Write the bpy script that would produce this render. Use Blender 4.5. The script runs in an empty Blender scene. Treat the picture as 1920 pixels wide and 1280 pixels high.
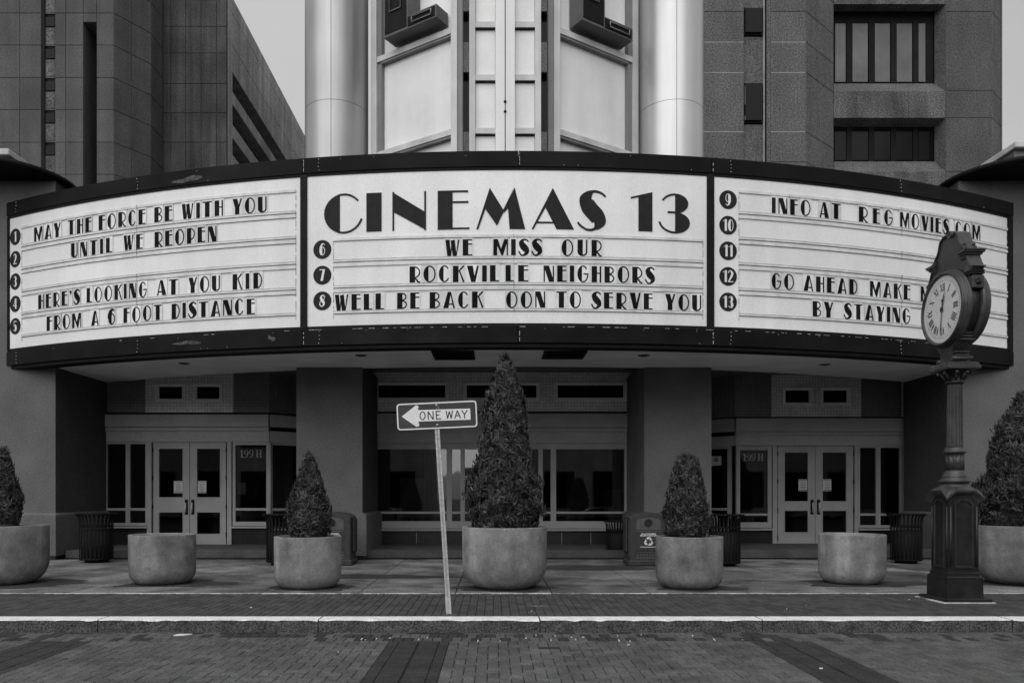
import bpy, math, random
import numpy as np
from mathutils import Vector, Matrix
random.seed(7); rng = np.random.default_rng(7)
R_ = math.radians
PI = math.pi
sc = bpy.context.scene
COL = sc.collection

# ------------------------------------------------------------------ camera
FPX, VX, HY, CH = 1450.0, 925.0, 930.0, 1.35      # focal in px of the 1920 wide photo, vanishing point, eye height
cam_d = bpy.data.cameras.new('camera'); cam = bpy.data.objects.new('camera', cam_d); COL.objects.link(cam)
cam.location = (0, 0, CH); cam.rotation_euler = (R_(90), 0, 0)
cam_d.sensor_width = 36; cam_d.lens = FPX/1920*36
cam_d.shift_x = (960-VX)/1920; cam_d.shift_y = (HY-640)/1920
cam_d.clip_start = .1; cam_d.clip_end = 2000
sc.camera = cam
# ------------------------------------------------------------------ light
SUN_EL, SUN_AZ = 42, -18          # azimuth: degrees from straight behind the camera, minus = left
w = bpy.data.worlds.new('World'); sc.world = w; w.use_nodes = True
nt = w.node_tree; nt.nodes.clear()
sky = nt.nodes.new('ShaderNodeTexSky'); sky.sky_type = 'NISHITA'; sky.sun_disc = False
sky.sun_elevation = R_(SUN_EL); sky.sun_rotation = R_(180 - SUN_AZ)
sky.air_density = 1.0; sky.dust_density = 3.0; sky.ozone_density = 1.0
bw = nt.nodes.new('ShaderNodeRGBToBW'); bg = nt.nodes.new('ShaderNodeBackground'); out = nt.nodes.new('ShaderNodeOutputWorld')
# thin overcast: the clear sky is pulled toward a flat bright veil with faint cloud
tc = nt.nodes.new('ShaderNodeTexCoord'); nz = nt.nodes.new('ShaderNodeTexNoise'); nz.inputs['Scale'].default_value = 2.2
nz.inputs['Detail'].default_value = 6
mr = nt.nodes.new('ShaderNodeMapRange'); mr.inputs['From Min'].default_value = .3; mr.inputs['From Max'].default_value = .7
mr.inputs['To Min'].default_value = 3.2; mr.inputs['To Max'].default_value = 4.8
mx = nt.nodes.new('ShaderNodeMix'); mx.data_type = 'FLOAT'; mx.inputs[0].default_value = .72
nt.links.new(tc.outputs['Generated'], nz.inputs['Vector']); nt.links.new(nz.outputs[0], mr.inputs[0])
nt.links.new(sky.outputs[0], bw.inputs[0]); nt.links.new(bw.outputs[0], mx.inputs[2]); nt.links.new(mr.outputs[0], mx.inputs[3])
nt.links.new(mx.outputs[0], bg.inputs['Color']); bg.inputs['Strength'].default_value = .10
nt.links.new(bg.outputs[0], out.inputs[0])
sl = bpy.data.lights.new('sun', 'SUN'); sl.energy = 1.4; sl.angle = R_(85); sl.color = (1, 1, 1)
so = bpy.data.objects.new('sun', sl); COL.objects.link(so)
# direction towards the sun
sd = Vector((math.sin(R_(SUN_AZ))*math.cos(R_(SUN_EL)), -math.cos(R_(SUN_AZ))*math.cos(R_(SUN_EL)), math.sin(R_(SUN_EL))))
so.rotation_euler = sd.to_track_quat('Z', 'Y').to_euler(); so.location = (-10, -20, 40)
vs = sc.view_settings; vs.view_transform = 'Standard'; vs.look = 'None'; vs.exposure = .55; vs.gamma = 1; vs.use_curve_mapping = False
sc.display_settings.display_device = 'sRGB'

def X(px, d): return (px-VX)*d/FPX
def Z(py, d): return CH+(HY-py)*d/FPX

# ------------------------------------------------------------------ materials (the place is photographed in grey)
def mat(name, g, rough=.8, scale=6, amp=.25, fine=0, fscale=180, bump=.0, bscale=120, metallic=0, streak=0, spec=.3, rnd=0, island=False, grid=None, blotch=0, patch=None):
    m = bpy.data.materials.new(name); m.use_nodes = True; n = m.node_tree; L = n.links
    b = n.nodes['Principled BSDF']; b.inputs['Roughness'].default_value = rough; b.inputs['Metallic'].default_value = metallic
    b.inputs['Specular IOR Level'].default_value = spec
    geo = n.nodes.new('ShaderNodeNewGeometry')
    def noise(s, det=4, vec=None, ro=.55):
        t = n.nodes.new('ShaderNodeTexNoise'); t.inputs['Scale'].default_value = s; t.inputs['Detail'].default_value = det
        t.inputs['Roughness'].default_value = ro
        L.new(vec or geo.outputs['Position'], t.inputs['Vector']); return t.outputs[0]
    def math_(op, a, c):
        t = n.nodes.new('ShaderNodeMath'); t.operation = op
        for i, v in enumerate((a, c)):
            if isinstance(v, (int, float)): t.inputs[i].default_value = v
            else: L.new(v, t.inputs[i])
        return t.outputs[0]
    def rng_(v, lo, hi, a=.32, c=.68):
        t = n.nodes.new('ShaderNodeMapRange'); t.inputs[1].default_value = a; t.inputs[2].default_value = c
        t.inputs[3].default_value = lo; t.inputs[4].default_value = hi; L.new(v, t.inputs[0]); return t.outputs[0]
    val = rng_(noise(scale), g*(1-amp), g*(1+amp))
    if blotch: val = math_('MULTIPLY', val, rng_(noise(scale*.27, 5, None, .65), 1-blotch, 1+blotch*.6))
    if patch: val = math_('MULTIPLY', val, rng_(noise(patch[0], 6, None, .7), patch[2], 1, patch[1]-.05, patch[1]+.05))
    if fine: val = math_('MULTIPLY', val, rng_(noise(fscale, 2), 1-fine, 1+fine))
    if streak:
        mp = n.nodes.new('ShaderNodeMapping'); mp.inputs['Scale'].default_value = (2.6, 2.6, .16); L.new(geo.outputs['Position'], mp.inputs[0])
        val = math_('MULTIPLY', val, rng_(noise(1, 5, mp.outputs[0]), 1-streak, 1+streak*.4))
    if rnd:
        oi = n.nodes.new('ShaderNodeObjectInfo')
        val = math_('MULTIPLY', val, rng_(oi.outputs['Random'], 1-rnd, 1+rnd, 0, 1))
    if island: val = math_('MULTIPLY', val, rng_(geo.outputs['Random Per Island'], 1-island, 1+island, 0, 1))
    if grid:
        mp = n.nodes.new('ShaderNodeMapping'); mp.inputs['Rotation'].default_value = (R_(90), 0, 0); L.new(geo.outputs['Position'], mp.inputs[0])
        bt = n.nodes.new('ShaderNodeTexBrick'); bt.offset = 0; bt.inputs['Scale'].default_value = 1
        bt.inputs['Brick Width'].default_value = grid; bt.inputs['Row Height'].default_value = grid; bt.inputs['Mortar Size'].default_value = grid*.09
        bt.inputs['Color1'].default_value = (1, 1, 1, 1); bt.inputs['Color2'].default_value = (.8, .8, .8, 1); bt.inputs['Mortar'].default_value = (.6, .6, .6, 1)
        L.new(mp.outputs[0], bt.inputs[0]); val = math_('MULTIPLY', val, bt.outputs['Color'])
    cb = n.nodes.new('ShaderNodeCombineColor')
    for i in range(3): L.new(val, cb.inputs[i])
    L.new(cb.outputs[0], b.inputs['Base Color'])
    if bump:
        bp = n.nodes.new('ShaderNodeBump'); bp.inputs['Strength'].default_value = bump; bp.inputs['Distance'].default_value = .01
        L.new(noise(bscale, 3), bp.inputs['Height']); L.new(bp.outputs[0], b.inputs['Normal'])
    return m
M = {}
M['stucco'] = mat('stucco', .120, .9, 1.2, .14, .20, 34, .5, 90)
M['stucco_shade'] = mat('stucco_return_shade', .055, .9, 1.2, .15, .3, 34, .5, 90)  # darker copy of the stucco, return-face shade put into the colour
M['planter'] = mat('planter_concrete', .26, .85, 5, .25, .16, 42, .3, 130, blotch=.34, streak=.42, rnd=.08)
M['damp_shade'] = mat('damp_concrete_stain_shade', .04, .7, 1.6, .30, .45, 38, .35, 110)  # damp patches, darkened to carry the planters' contact shade too
M['step'] = mat('dark_step_granite', .065, .8, 2, .25, .25, 40)
M['tile_frame'] = mat('pale_tile_frame', .85, .6, 2, .08)
M['soil'] = mat('soil', .03, 1, 20, .5, .4, 60, 1, 50)
M['precast'] = mat('precast_concrete', .080, .9, .9, .15, .28, 22, .3, 60, streak=.22, rnd=.10)
M['precast_r'] = mat('precast_aggregate', .10, .9, .8, .12, .55, 20, .5, 50, streak=.12, rnd=.06)
M['precast_w'] = mat('stained_concrete_wall', .36, .9, .5, .2, .3, 18, .3, 60, streak=.35)
M['precast_stain'] = mat('stained_aggregate', .095, .9, .8, .3, .65, 20, .5, 50, streak=.4)
M['number'] = mat('white_street_number', .9, .8)
M['precast_k'] = mat('precast_recess_shade', .056, .9, .9, .3, .42, 20, .3, 60, streak=.5)  # streaked precast, with the recess's shade put into its colour
M['precast_p'] = mat('dark_aggregate', .075, .9, .9, .15, .5, 20, .3, 60, streak=.1)
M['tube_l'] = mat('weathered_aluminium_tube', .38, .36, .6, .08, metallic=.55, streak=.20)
M['iron_c'] = mat('grey_cast_iron', .028, .36, 7, .30, .2, 60, .25, 70, spec=.4, blotch=.35)
M['gap'] = mat('shadow_gap', .03, 1, spec=0)
M['joint_light'] = mat('pale_sealant', .30, .9, 3, .2)
M['black'] = mat('black_paint', .008, .6, 4, .3, .2, spec=.12)
M['bronze'] = mat('dark_bronze_metal', .010, .6, 1.3, .35, .15, 60, metallic=0, spec=.08, blotch=.5, rnd=.12)
M['chip'] = mat('bare_chipped_edge', .45, .8, 60, .6)
M['patch'] = mat('grey_residue', .07, .9, 14, .6, .3, 60)
M['signface'] = mat('translucent_sign_plastic', .78, .5, .8, .05, .05, 34, spec=.2, streak=.06, blotch=.10)
M['track'] = mat('letter_track_plastic', .66, .45, 5, .12, streak=.18)
M['trackline'] = mat('grimy_track_edge', .22, .8, 7, .7)
M['card'] = mat('letter_card', .66, .35, 9, .10, rnd=.20)
M['letter'] = mat('black_letter_film', .007, .6, 10, .5, rnd=.6, spec=.08)
M['bigletter'] = mat('charcoal_letter', .020, .6, 8, .15, spec=.1)
M['numeral'] = mat('white_numeral', .70, .5, 8, .08)
M['soffit'] = mat('soffit_plaster', .86, .85, .9, .10, .08, 60, blotch=.18)
M['ceiling'] = mat('dark_ceiling', .16, .9)
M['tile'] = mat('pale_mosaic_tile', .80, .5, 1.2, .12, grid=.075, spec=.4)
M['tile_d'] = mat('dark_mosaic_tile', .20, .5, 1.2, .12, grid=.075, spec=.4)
M['trim'] = mat('painted_cornice', .35, .75, 1.2, .10, .08, 28)
M['frame'] = mat('painted_window_frame', .30, .6, 2, .10)
M['darkwall'] = mat('polished_dark_base', .016, .25, 2, .3, spec=.5)
M['slab'] = mat('pavement_concrete', .165, .8, 1.6, .30, .50, 38, .35, 110, rnd=.30, blotch=.65, patch=(1.1, .46, .55))
M['slabedge'] = mat('pale_worn_slab_edge', .60, .85, 4, .35, .25, 90, blotch=.3, patch=(1.3, .46, .25))
M['brick'] = mat('paver_brick', .055, .8, 4, .2, .35, 60, .5, 90, island=.26, rnd=.20, blotch=.15)
M['brick_r'] = mat('road_paver', .095, .8, 4, .2, .40, 70, .5, 90, island=.20, rnd=.16, blotch=.2)
M['brick_b'] = mat('dark_band_paver', .032, .75, 4, .2, .40, 70, .5, 90, island=.18, rnd=.10)
M['brick_k'] = mat('black_paver', .02, .8, 4, .2)
M['mortar'] = mat('joint_sand', .018, 1, 20, .4)
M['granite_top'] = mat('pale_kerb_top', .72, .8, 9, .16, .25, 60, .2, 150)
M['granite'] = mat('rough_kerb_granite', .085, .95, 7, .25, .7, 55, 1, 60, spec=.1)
M['ground'] = mat('far_ground', .08, .9, .3, .3)
M['iron'] = mat('cast_iron_paint', .018, .40, 7, .30, .2, 90, .25, 70, spec=.3, blotch=.3)
M['iron_l'] = mat('lit_cast_iron_paint', .048, .33, 7, .30, .2, 90, .25, 70, spec=.4, blotch=.4)  # same paint as iron: lit and shaded copies of one clock colour
M['dial'] = mat('clock_dial_enamel', .72, .5, 4, .06)
M['dialmark'] = mat('dial_black', .02, .5)
M['bin'] = mat('bin_plastic', .04, .5, 12, .2, .2, 200, .2, 200)
M['bin_p'] = mat('bin_panel', .085, .5, 12, .15, .1, 200)
M['white'] = mat('white_print', .75, .6, 10, .08)
M['sign_black'] = mat('sign_black_sheet', .045, .45, 3, .25, .1, 80)
M['sign_white'] = mat('reflective_white_sheet', .78, .4, 30, .06, .06, 300)
M['galv'] = mat('galvanised_steel', .50, .55, 25, .22, .1, 200, metallic=.3)
M['tube'] = mat('aluminium_tube', .54, .36, .6, .05, metallic=.55, streak=.14)
M['towerpanel'] = mat('white_tower_panel', .76, .6, 1.2, .05, .05, 70, streak=.08, blotch=.10)
M['towerframe'] = mat('tower_frame_paint', .56, .55, 2, .10, .05, 70, streak=.22)
M['towershade'] = mat('tower_frame_shade', .20, .5, 2, .1, streak=.2)  # darker copy of towerframe: shade of sides and undersides in the colour
M['lettercan'] = mat('channel_letter_return', .10, .5, 2, .2)
M['bark'] = mat('bark', .05, 1, 30, .4)
M['foliage'] = mat('arborvitae_foliage', .050, .75, 7, .6, .3, 60, rnd=0, island=.7, spec=.2)
M['paper'] = mat('paper_notice', .45, .8, 20, .1)
M['print'] = mat('grey_print', .12, .8)
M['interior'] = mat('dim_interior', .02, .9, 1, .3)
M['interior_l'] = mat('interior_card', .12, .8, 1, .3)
M['blind'] = mat('pale_blind_sky_reflection', .10, .35, .8, .3, spec=.4, blotch=.4)  # blinds, and panes with the sky's reflection put into the colour
M['opp'] = mat('far_side_masonry', .38, .9, .7, .2, streak=.2)
def glassmat(name, tint, rough=.02, ior=1.9):
    m = bpy.data.materials.new(name); m.use_nodes = True; n = m.node_tree; n.nodes.clear(); L = n.links
    tr = n.nodes.new('ShaderNodeBsdfTransparent'); tr.inputs[0].default_value = (tint, tint, tint, 1)
    gl = n.nodes.new('ShaderNodeBsdfGlossy'); gl.inputs['Roughness'].default_value = rough
    fr = n.nodes.new('ShaderNodeFresnel'); fr.inputs[0].default_value = ior
    mxs = n.nodes.new('ShaderNodeMixShader'); o = n.nodes.new('ShaderNodeOutputMaterial')
    nz = n.nodes.new('ShaderNodeTexNoise'); nz.inputs['Scale'].default_value = .9
    bp = n.nodes.new('ShaderNodeBump'); bp.inputs['Strength'].default_value = .05; bp.inputs['Distance'].default_value = .02
    L.new(nz.outputs[0], bp.inputs['Height']); L.new(bp.outputs[0], gl.inputs['Normal'])
    L.new(fr.outputs[0], mxs.inputs[0]); L.new(tr.outputs[0], mxs.inputs[1]); L.new(gl.outputs[0], mxs.inputs[2]); L.new(mxs.outputs[0], o.inputs[0])
    return m
M['glass'] = glassmat('shopfront_glass', .6)
M['clockglass'] = glassmat('clock_glass', .97, .08, 1.06)
def blackglass(): 
    m = mat('black_window_glass', .006, .10, 1, .2, spec=.10); return m
M['bglass'] = blackglass()

# ------------------------------------------------------------------ mesh helpers
ORG = {}
class MB:
    def __init__(s): s.v = []; s.f = []; s.mi = []; s.sm = []; s.cur = 0; s.smooth = False
    def add(s, vs_, fs):
        o = len(s.v); s.v += [tuple(v) for v in vs_]
        for f in fs: s.f.append(tuple(i+o for i in f)); s.mi.append(s.cur); s.sm.append(s.smooth)
        return s
    def box(s, x0, y0, z0, x1, y1, z1):
        if x0 > x1: x0, x1 = x1, x0
        if y0 > y1: y0, y1 = y1, y0
        if z0 > z1: z0, z1 = z1, z0
        return s.add([(x0,y0,z0),(x1,y0,z0),(x1,y1,z0),(x0,y1,z0),(x0,y0,z1),(x1,y0,z1),(x1,y1,z1),(x0,y1,z1)],
              [(0,3,2,1),(4,5,6,7),(0,1,5,4),(1,2,6,5),(2,3,7,6),(3,0,4,7)])
    def bbox(s, x0, y0, z0, x1, y1, z1, b=.01):
        """box with chamfered edges on every side"""
        if x0 > x1: x0, x1 = x1, x0
        if y0 > y1: y0, y1 = y1, y0
        if z0 > z1: z0, z1 = z1, z0
        b = min(b, (x1-x0)*.45, (y1-y0)*.45, (z1-z0)*.45)
        rings = []
        for (z, e) in ((z0, b), (z0+b, 0), (z1-b, 0), (z1, b)):
            c = b
            rings.append([(x0+e+c,y0+e,z),(x1-e-c,y0+e,z),(x1-e,y0+e+c,z),(x1-e,y1-e-c,z),(x1-e-c,y1-e,z),(x0+e+c,y1-e,z),(x0+e,y1-e-c,z),(x0+e,y0+e+c,z)])
        return s.loft(rings)
    def loft(s, rings, cap=True, closed=True):
        n = len(rings[0]); vs_ = [p for r in rings for p in r]; fs = []
        for i in range(len(rings)-1):
            for j in range(n if closed else n-1):
                a, b_ = i*n+j, i*n+(j+1) % n; fs.append((a, b_, b_+n, a+n))
        if cap:
            fs.append(tuple(range(n-1, -1, -1))); fs.append(tuple(range((len(rings)-1)*n, len(rings)*n)))
        return s.add(vs_, fs)
    def lathe(s, prof, cx, cy, n=32, cap=True, rad=None):
        rings = []
        for (r, z) in prof:
            ring = []
            for k in range(n):
                a = 2*PI*k/n; rr = r*(rad(k, r, z) if rad else 1)
                ring.append((cx+rr*math.cos(a), cy+rr*math.sin(a), z))
            rings.append(ring)
        sm = s.smooth; s.smooth = True; s.loft(rings, False)
        s.smooth = sm
        o = len(s.v)-len(prof)*n
        if cap:
            s.f.append(tuple(o+k for k in range(n-1, -1, -1))); s.mi.append(s.cur); s.sm.append(False)
            s.f.append(tuple(len(s.v)-n+k for k in range(n))); s.mi.append(s.cur); s.sm.append(False)
        return s
    def cyl(s, p0, p1, r0, r1=None, n=12):
        r1 = r0 if r1 is None else r1
        p0, p1 = Vector(p0), Vector(p1); d = (p1-p0).normalized(); a = d.orthogonal().normalized(); b = d.cross(a)
        rings = [[tuple(p+(a*math.cos(2*PI*k/n)+b*math.sin(2*PI*k/n))*r) for k in range(n)] for p, r in ((p0, r0), (p1, r1))]
        sm = s.smooth; s.smooth = False; s.loft(rings); 
        # smooth sides only
        for i in range(n): s.sm[-(n+2)+i] = True
        s.smooth = sm; return s
    def sphere(s, c, r, n=8, sz=1):
        pr = [(r*math.sin(PI*i/n), c[2]-r*sz*math.cos(PI*i/n)) for i in range(n+1)]
        pr[0] = (1e-4, pr[0][1]); pr[-1] = (1e-4, pr[-1][1])
        return s.lathe(pr, c[0], c[1], n*2)
    def extr(s, poly, f0, f1):
        """poly: list of 2D; f0/f1 map (u,v)->3D for the front and the back"""
        n = len(poly); a = [f0(*p) for p in poly]; b = [f1(*p) for p in poly]
        fs = [tuple(range(n)), tuple(range(2*n-1, n-1, -1))]+[(i, i+n, (i+1) % n+n, (i+1) % n) for i in range(n)]
        return s.add(a+b, fs)
    def build(s, name, m, parent=None, **kw):
        me = bpy.data.meshes.new(name)
        V = np.array(s.v, dtype=float)
        c = (V.min(0)+V.max(0))/2
        c[2] = V[:, 2].min()
        if parent is None and kw.get('kind') == 'structure': c = np.zeros(3)
        V = V-c
        me.from_pydata(V.tolist(), [], s.f)
        ms = m if isinstance(m, (list, tuple)) else [m]
        for k in ms: me.materials.append(M[k])
        me.polygons.foreach_set('material_index', s.mi); me.polygons.foreach_set('use_smooth', s.sm)
        me.update()
        return link(name, me, Vector(c), parent, **kw)
def link(name, me, world, parent=None, label=None, cat=None, group=None, kind=None):
    o = bpy.data.objects.new(name, me); COL.objects.link(o)
    world = Vector(world)
    if parent is not None: o.parent = parent; o.location = world-ORG[parent.name]
    else: o.location = world
    ORG[o.name] = world
    tag(o, label, cat, group, kind); return o
def tag(o, label=None, cat=None, group=None, kind=None):
    if label: o['label'] = label
    if cat: o['category'] = cat
    if group: o['group'] = group
    if kind: o['kind'] = kind
def thing(name, loc, label, cat, group=None):
    return link(name, None, loc, None, label, cat, group)
def copy_tree(o, loc=None, parent=None, label=None):
    c = o.copy(); COL.objects.link(c)
    if parent is not None: c.parent = parent
    if loc is not None: c.location = loc
    if label: c['label'] = label
    ORG[c.name] = Vector(c.location)
    for ch in list(o.children): copy_tree(ch, None, c)
    return c
def box(name, m, parent, *a, **kw): return MB().box(*a).build(name, m, parent, **kw)

# a box given in photo pixels on the plane y=d
def pbox(mb, px0, py0, px1, py1, d, front=0., back=.1):
    return mb.box(X(px0, d), d-front, Z(py1, d), X(px1, d), d+back, Z(py0, d))
def pb(name, m, parent, px0, py0, px1, py1, d, front=0., back=.1, **kw):
    return pbox(MB(), px0, py0, px1, py1, d, front, back).build(name, m, parent, **kw)
# ------------------------------------------------------------------ deco lettering drawn as polygons, height 1
def arcband(cx, cy, rx, ry, a0, a1, t, n=14):
    a0, a1 = R_(a0), R_(a1); P = []
    for i in range(n+1):
        a = a0+(a1-a0)*i/n; P.append(((cx+rx*math.cos(a), cy+ry*math.sin(a)), (cx+(rx-t)*math.cos(a), cy+(ry-t)*math.sin(a))))
    return [[P[i][0], P[i+1][0], P[i+1][1], P[i][1]] for i in range(n)]
def seg(cx, cy, rx, ry, xa, xb, n=28):
    """slice of an ellipse between x=xa and x=xb"""
    pts = []
    for i in range(n):
        a = 2*PI*i/n; pts.append((cx+rx*math.cos(a), cy+ry*math.sin(a)))
    def clip(ps, x, keep):
        o = []
        for i in range(len(ps)):
            p, q = ps[i], ps[(i+1) % len(ps)]
            ip, iq = (p[0]-x)*keep >= 0, (q[0]-x)*keep >= 0
            if ip: o.append(p)
            if ip != iq:
                k = (x-p[0])/(q[0]-p[0]); o.append((x, p[1]+k*(q[1]-p[1])))
        return o
    pts = clip(pts, xa, 1); pts = clip(pts, xb, -1)
    return [pts] if len(pts) > 2 else []
def rc(x0, y0, x1, y1): return [[(x0, y0), (x1, y0), (x1, y1), (x0, y1)]]
def stroke(pts, ws, n=5):
    """smooth line through pts with a width at each of them"""
    P, Wd = [], []
    m = len(pts)
    if m == 2: P = [Vector(p) for p in pts]; Wd = list(ws)
    else:
        for i in range(m-1):
            p0 = Vector(pts[max(i-1, 0)]); p1 = Vector(pts[i]); p2 = Vector(pts[i+1]); p3 = Vector(pts[min(i+2, m-1)])
            for k in range(n):
                t = k/n
                P.append(.5*((2*p1)+(p2-p0)*t+(2*p0-5*p1+4*p2-p3)*t*t+(3*p1-p0-3*p2+p3)*t**3)); Wd.append(ws[i]*(1-t)+ws[i+1]*t)
        P.append(Vector(pts[-1])); Wd.append(ws[-1])
    E = []
    for i in range(len(P)):
        d = (P[min(i+1, len(P)-1)]-P[max(i-1, 0)]).normalized(); nn = Vector((-d.y, d.x))*Wd[i]/2
        E.append((tuple(P[i]+nn), tuple(P[i]-nn)))
    return [[E[i][0], E[i][1], E[i+1][1], E[i+1][0]] for i in range(len(E)-1)]
def glyph(c, W, T, t):
    """Broadway-like capitals: T thick, t thin, all in units of the cap height"""
    S = lambda *p: [list(p)]
    if c == 'I': return rc(0, 0, W, 1)
    if c == 'E': return rc(0, 0, T, 1)+rc(T, 1-t, W*.97, 1)+rc(T, .66, W, .66+t)+rc(T, 0, W, t)
    if c == 'F': return rc(0, 0, T, 1)+rc(T, 1-t, W, 1)+rc(T, .62, W, .62+t)
    if c == 'L': return rc(0, 0, T, 1)+rc(T, 0, W, t)
    if c == 'T': return rc((W-T)/2, 0, (W+T)/2, 1-t)+rc(0, 1-t, W, 1)
    if c == 'H': return rc(0, 0, T, 1)+rc(T, .52, W-t*1.3, .52+t)+rc(W-t*1.3, 0, W, 1)
    if c == 'O': return seg(W/2, .5, W/2, .52, 0, W*.42)+arcband(W/2, .5, W/2, .52, -110, 110, t)
    if c == '0': return seg(W/2, .5, W/2, .52, 0, W*.5)+arcband(W/2, .5, W/2, .52, -100, 100, t)
    if c == 'C': return seg(W*.52, .5, W*.52, .52, 0, W*.44)+arcband(W*.52, .5, W*.50, .52, 38, 105, t)+arcband(W*.52, .5, W*.50, .52, -105, -32, t)
    if c == 'G': return seg(W*.5, .5, W*.5, .52, 0, W*.42)+arcband(W*.5, .5, W*.48, .52, 38, 108, t)+arcband(W*.5, .5, W*.5, .52, -108, -2, t)+rc(W*.55, .46, W, .46+t)
    if c == 'D': return rc(0, 0, T, 1)+arcband(T*.8, .5, W-T*.8, .5, -90, 90, t)
    if c == 'B': return rc(0, 0, T, 1)+arcband(T*.9, .75, W*.95-T*.9, .25, -90, 90, t)+arcband(T*.9, .27, W-T*.9, .27, -90, 90, t)
    if c == 'P': return rc(0, 0, T, 1)+arcband(T*.8, .61, W-T*.8, .39, -90, 90, t)
    if c == 'R': return rc(0, 0, T, 1)+arcband(T*.8, .63, W-T*.8, .37, -90, 90, t)+stroke([(T*.9, .30), (T+.10, .16), (W*.80, .05), (W, .02)], [t*.8, t*1.3, t*1.3, t])
    if c == 'U': return rc(0, .25, T, 1)+seg(W/2, .27, W/2, .28, 0, T)[:0]+[[(0, .26), (T, .26), (T, .06), (T*.8, .0), (T*.45, .03), (T*.12, .12)]]+arcband(W/2, .24, W/2, .25, -115, 0, t*1.15)+rc(W-t*1.15, .23, W, 1)
    if c == 'N': return rc(0, 0, t, 1)+S((0, 1), (T*1.0, 1), (W, .0), (W-T*.95, 0))+rc(W-t, 0, W, 1)
    if c == 'n':  # wide N of the title
        return rc(0, 0, t, 1)+S((0, 1), (W-t*.3, .46), (W, 0), (0, .50))+rc(W-t, 0, W, 1)
    if c == 'M': return rc(0, 0, T*.85, 1)+S((T*.2, 1), (T*.95, 1), (W*.68, 0), (W*.56, 0))+S((W*.60, 0), (W*.68, 0), (W, 1), (W-T*.8, 1), (W*.5, .36))+rc(W-t, 0, W, 1)
    if c == 'm':  # wide M of the title
        return S((0, 0), (t*1.1, 0), (.47*W, 1.03), (.46*W, 1.06))+[[(.245*W, .52), (.46*W, 1.06), (.80*W, .48), (.73*W, .10)]][:0]+S((.30*W, .55), (.455*W, 1.05), (.86*W-.10*W, .46), (.66*W-.02*W, .10))+S((.66*W-.03*W, .11), (.67*W, .18), (1.0*W-.06*W, 1.05), (.93*W, 1.05))[:0]
    if c == 'A': return S((0, 0), (T*.95, 0), (W*.66, 1), (W*.38, 1))+S((W-t*1.3, 0), (W, 0), (W*.66, 1), (W*.56, 1))+rc(W*.30, .20, W*.88, .20+t)
    if c == 'a': return [[(W-x, y) for x, y in p][::-1] for p in glyph('A', W, T, t)]
    if c == 'Y': return S((0, 1), (T*1.0, 1), (W*.5+T*.45, .42), (W*.5-T*.5, .42))+rc(W*.5-T*.5, 0, W*.5+T*.45, .42)+S((W*.5+T*.1, .42), (W*.5+T*.45, .42), (W, 1), (W-t*1.4, 1))
    if c == 'V': return S((0, 1), (T*1.05, 1), (W*.5+T*.45, 0), (W*.5-T*.3, 0))+S((W*.5, 0), (W*.5+T*.45, 0), (W, 1), (W-t*1.4, 1))
    if c == 'W': return S((0, 1), (T*.95, 1), (W*.42, 0), (W*.14, 0))+S((W*.36, .95), (W*.66, 1), (W*.80, 0), (W*.52, 0))+S((W*.36, 0), (W*.42, 0), (W*.50, .9), (W*.42, .9))+S((W*.74, 0), (W*.80, 0), (W, 1), (W-t*1.3, 1))
    if c == 'K': return rc(0, 0, T, 1)+stroke([(T, .66), (T+.12, .78), (W, 1)], [t*.7, t*1.2, t*1.2])+stroke([(T+.04, .72), (W, .0)], [t*1.0, t*1.3])
    if c == 'S': return stroke([(W*.98, .84), (W*.78, .95), (W*.50, .97), (W*.27, .80), (W*.42, .58), (W*.70, .38), (W*.78, .20), (W*.55, .04), (W*.25, .03), (W*.03, .20), (W*.02, .28)], [t, t*1.1, t*1.4, T*.9, T*1.2, T*1.15, T*.8, t*1.4, t*1.1, t*1.1, t])
    if c == "'": return seg(.10, .90, .10, .10, 0, .2)+stroke([(.15, .92), (.17, .80), (.06, .66)], [.10, .10, .03])
    if c == '.': return seg(.09, .07, .09, .09, 0, .18)
    if c == '6': return seg(W/2, .36, W/2, .38, 0, W*.5)+arcband(W/2, .36, W/2, .38, -100, 100, t)+stroke([(W*.22, .40), (W*.22, .62), (W*.42, .90), (W*.70, .98), (W*.94, .88)], [T*.9, T*1.0, T*.7, t*1.4, t])
    if c == '9': return [[(W-x, 1-y) for x, y in p] for p in glyph('6', W, T, t)]
    if c == '1': return rc(W-T, 0, W, 1)+S((0, .80), (0, .86), (W, 1.0), (W-T, .90))
    if c == '2': return stroke([(.02, .78), (W*.25, .95), (W*.55, .97), (W*.78, .75), (W*.55, .42), (W*.08, .04)], [t, t*1.2, t*1.6, T*1.1, T*.9, t])+rc(0, 0, W, t*1.4)
    if c == '3': return seg(W*.55, .75, W*.40, .26, W*.52, W)+seg(W*.55, .25, W*.45, .28, W*.52, W)+arcband(W*.55, .72, W*.5, .28, 88, 150, t)+arcband(W*.55, .28, W*.55, .30, 205, 272, t)+rc(W*.30, .49, W*.55, .49+t)
    if c == '4': return rc(W*.50, 0, W*.50+T, 1)+stroke([(W*.62, 1), (0, .30)], [t, t])+rc(0, .26, W, .26+t)
    if c == '5': return rc(W*.1, .93, W*.95, 1)+rc(W*.1, .50, W*.1+t, 1)+seg(W*.5, .32, W*.5, .34, W*.45, W)+arcband(W*.5, .30, W*.5, .32, 88, 140, t)+arcband(W*.5, .30, W*.5, .32, 200, 272, t)
    if c == '7': return rc(0, 1-t*1.5, W, 1)+S((W*.18, 0), (W*.18+T*1.1, 0), (W, 1), (W-T*1.0, 1))
    if c == '8': return glyph('S', W, T, t)+arcband(W*.5, .74, W*.42, .25, -70, 70, t)+arcband(W*.5, .27, W*.48, .28, 110, 250, t)
    return []
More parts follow.
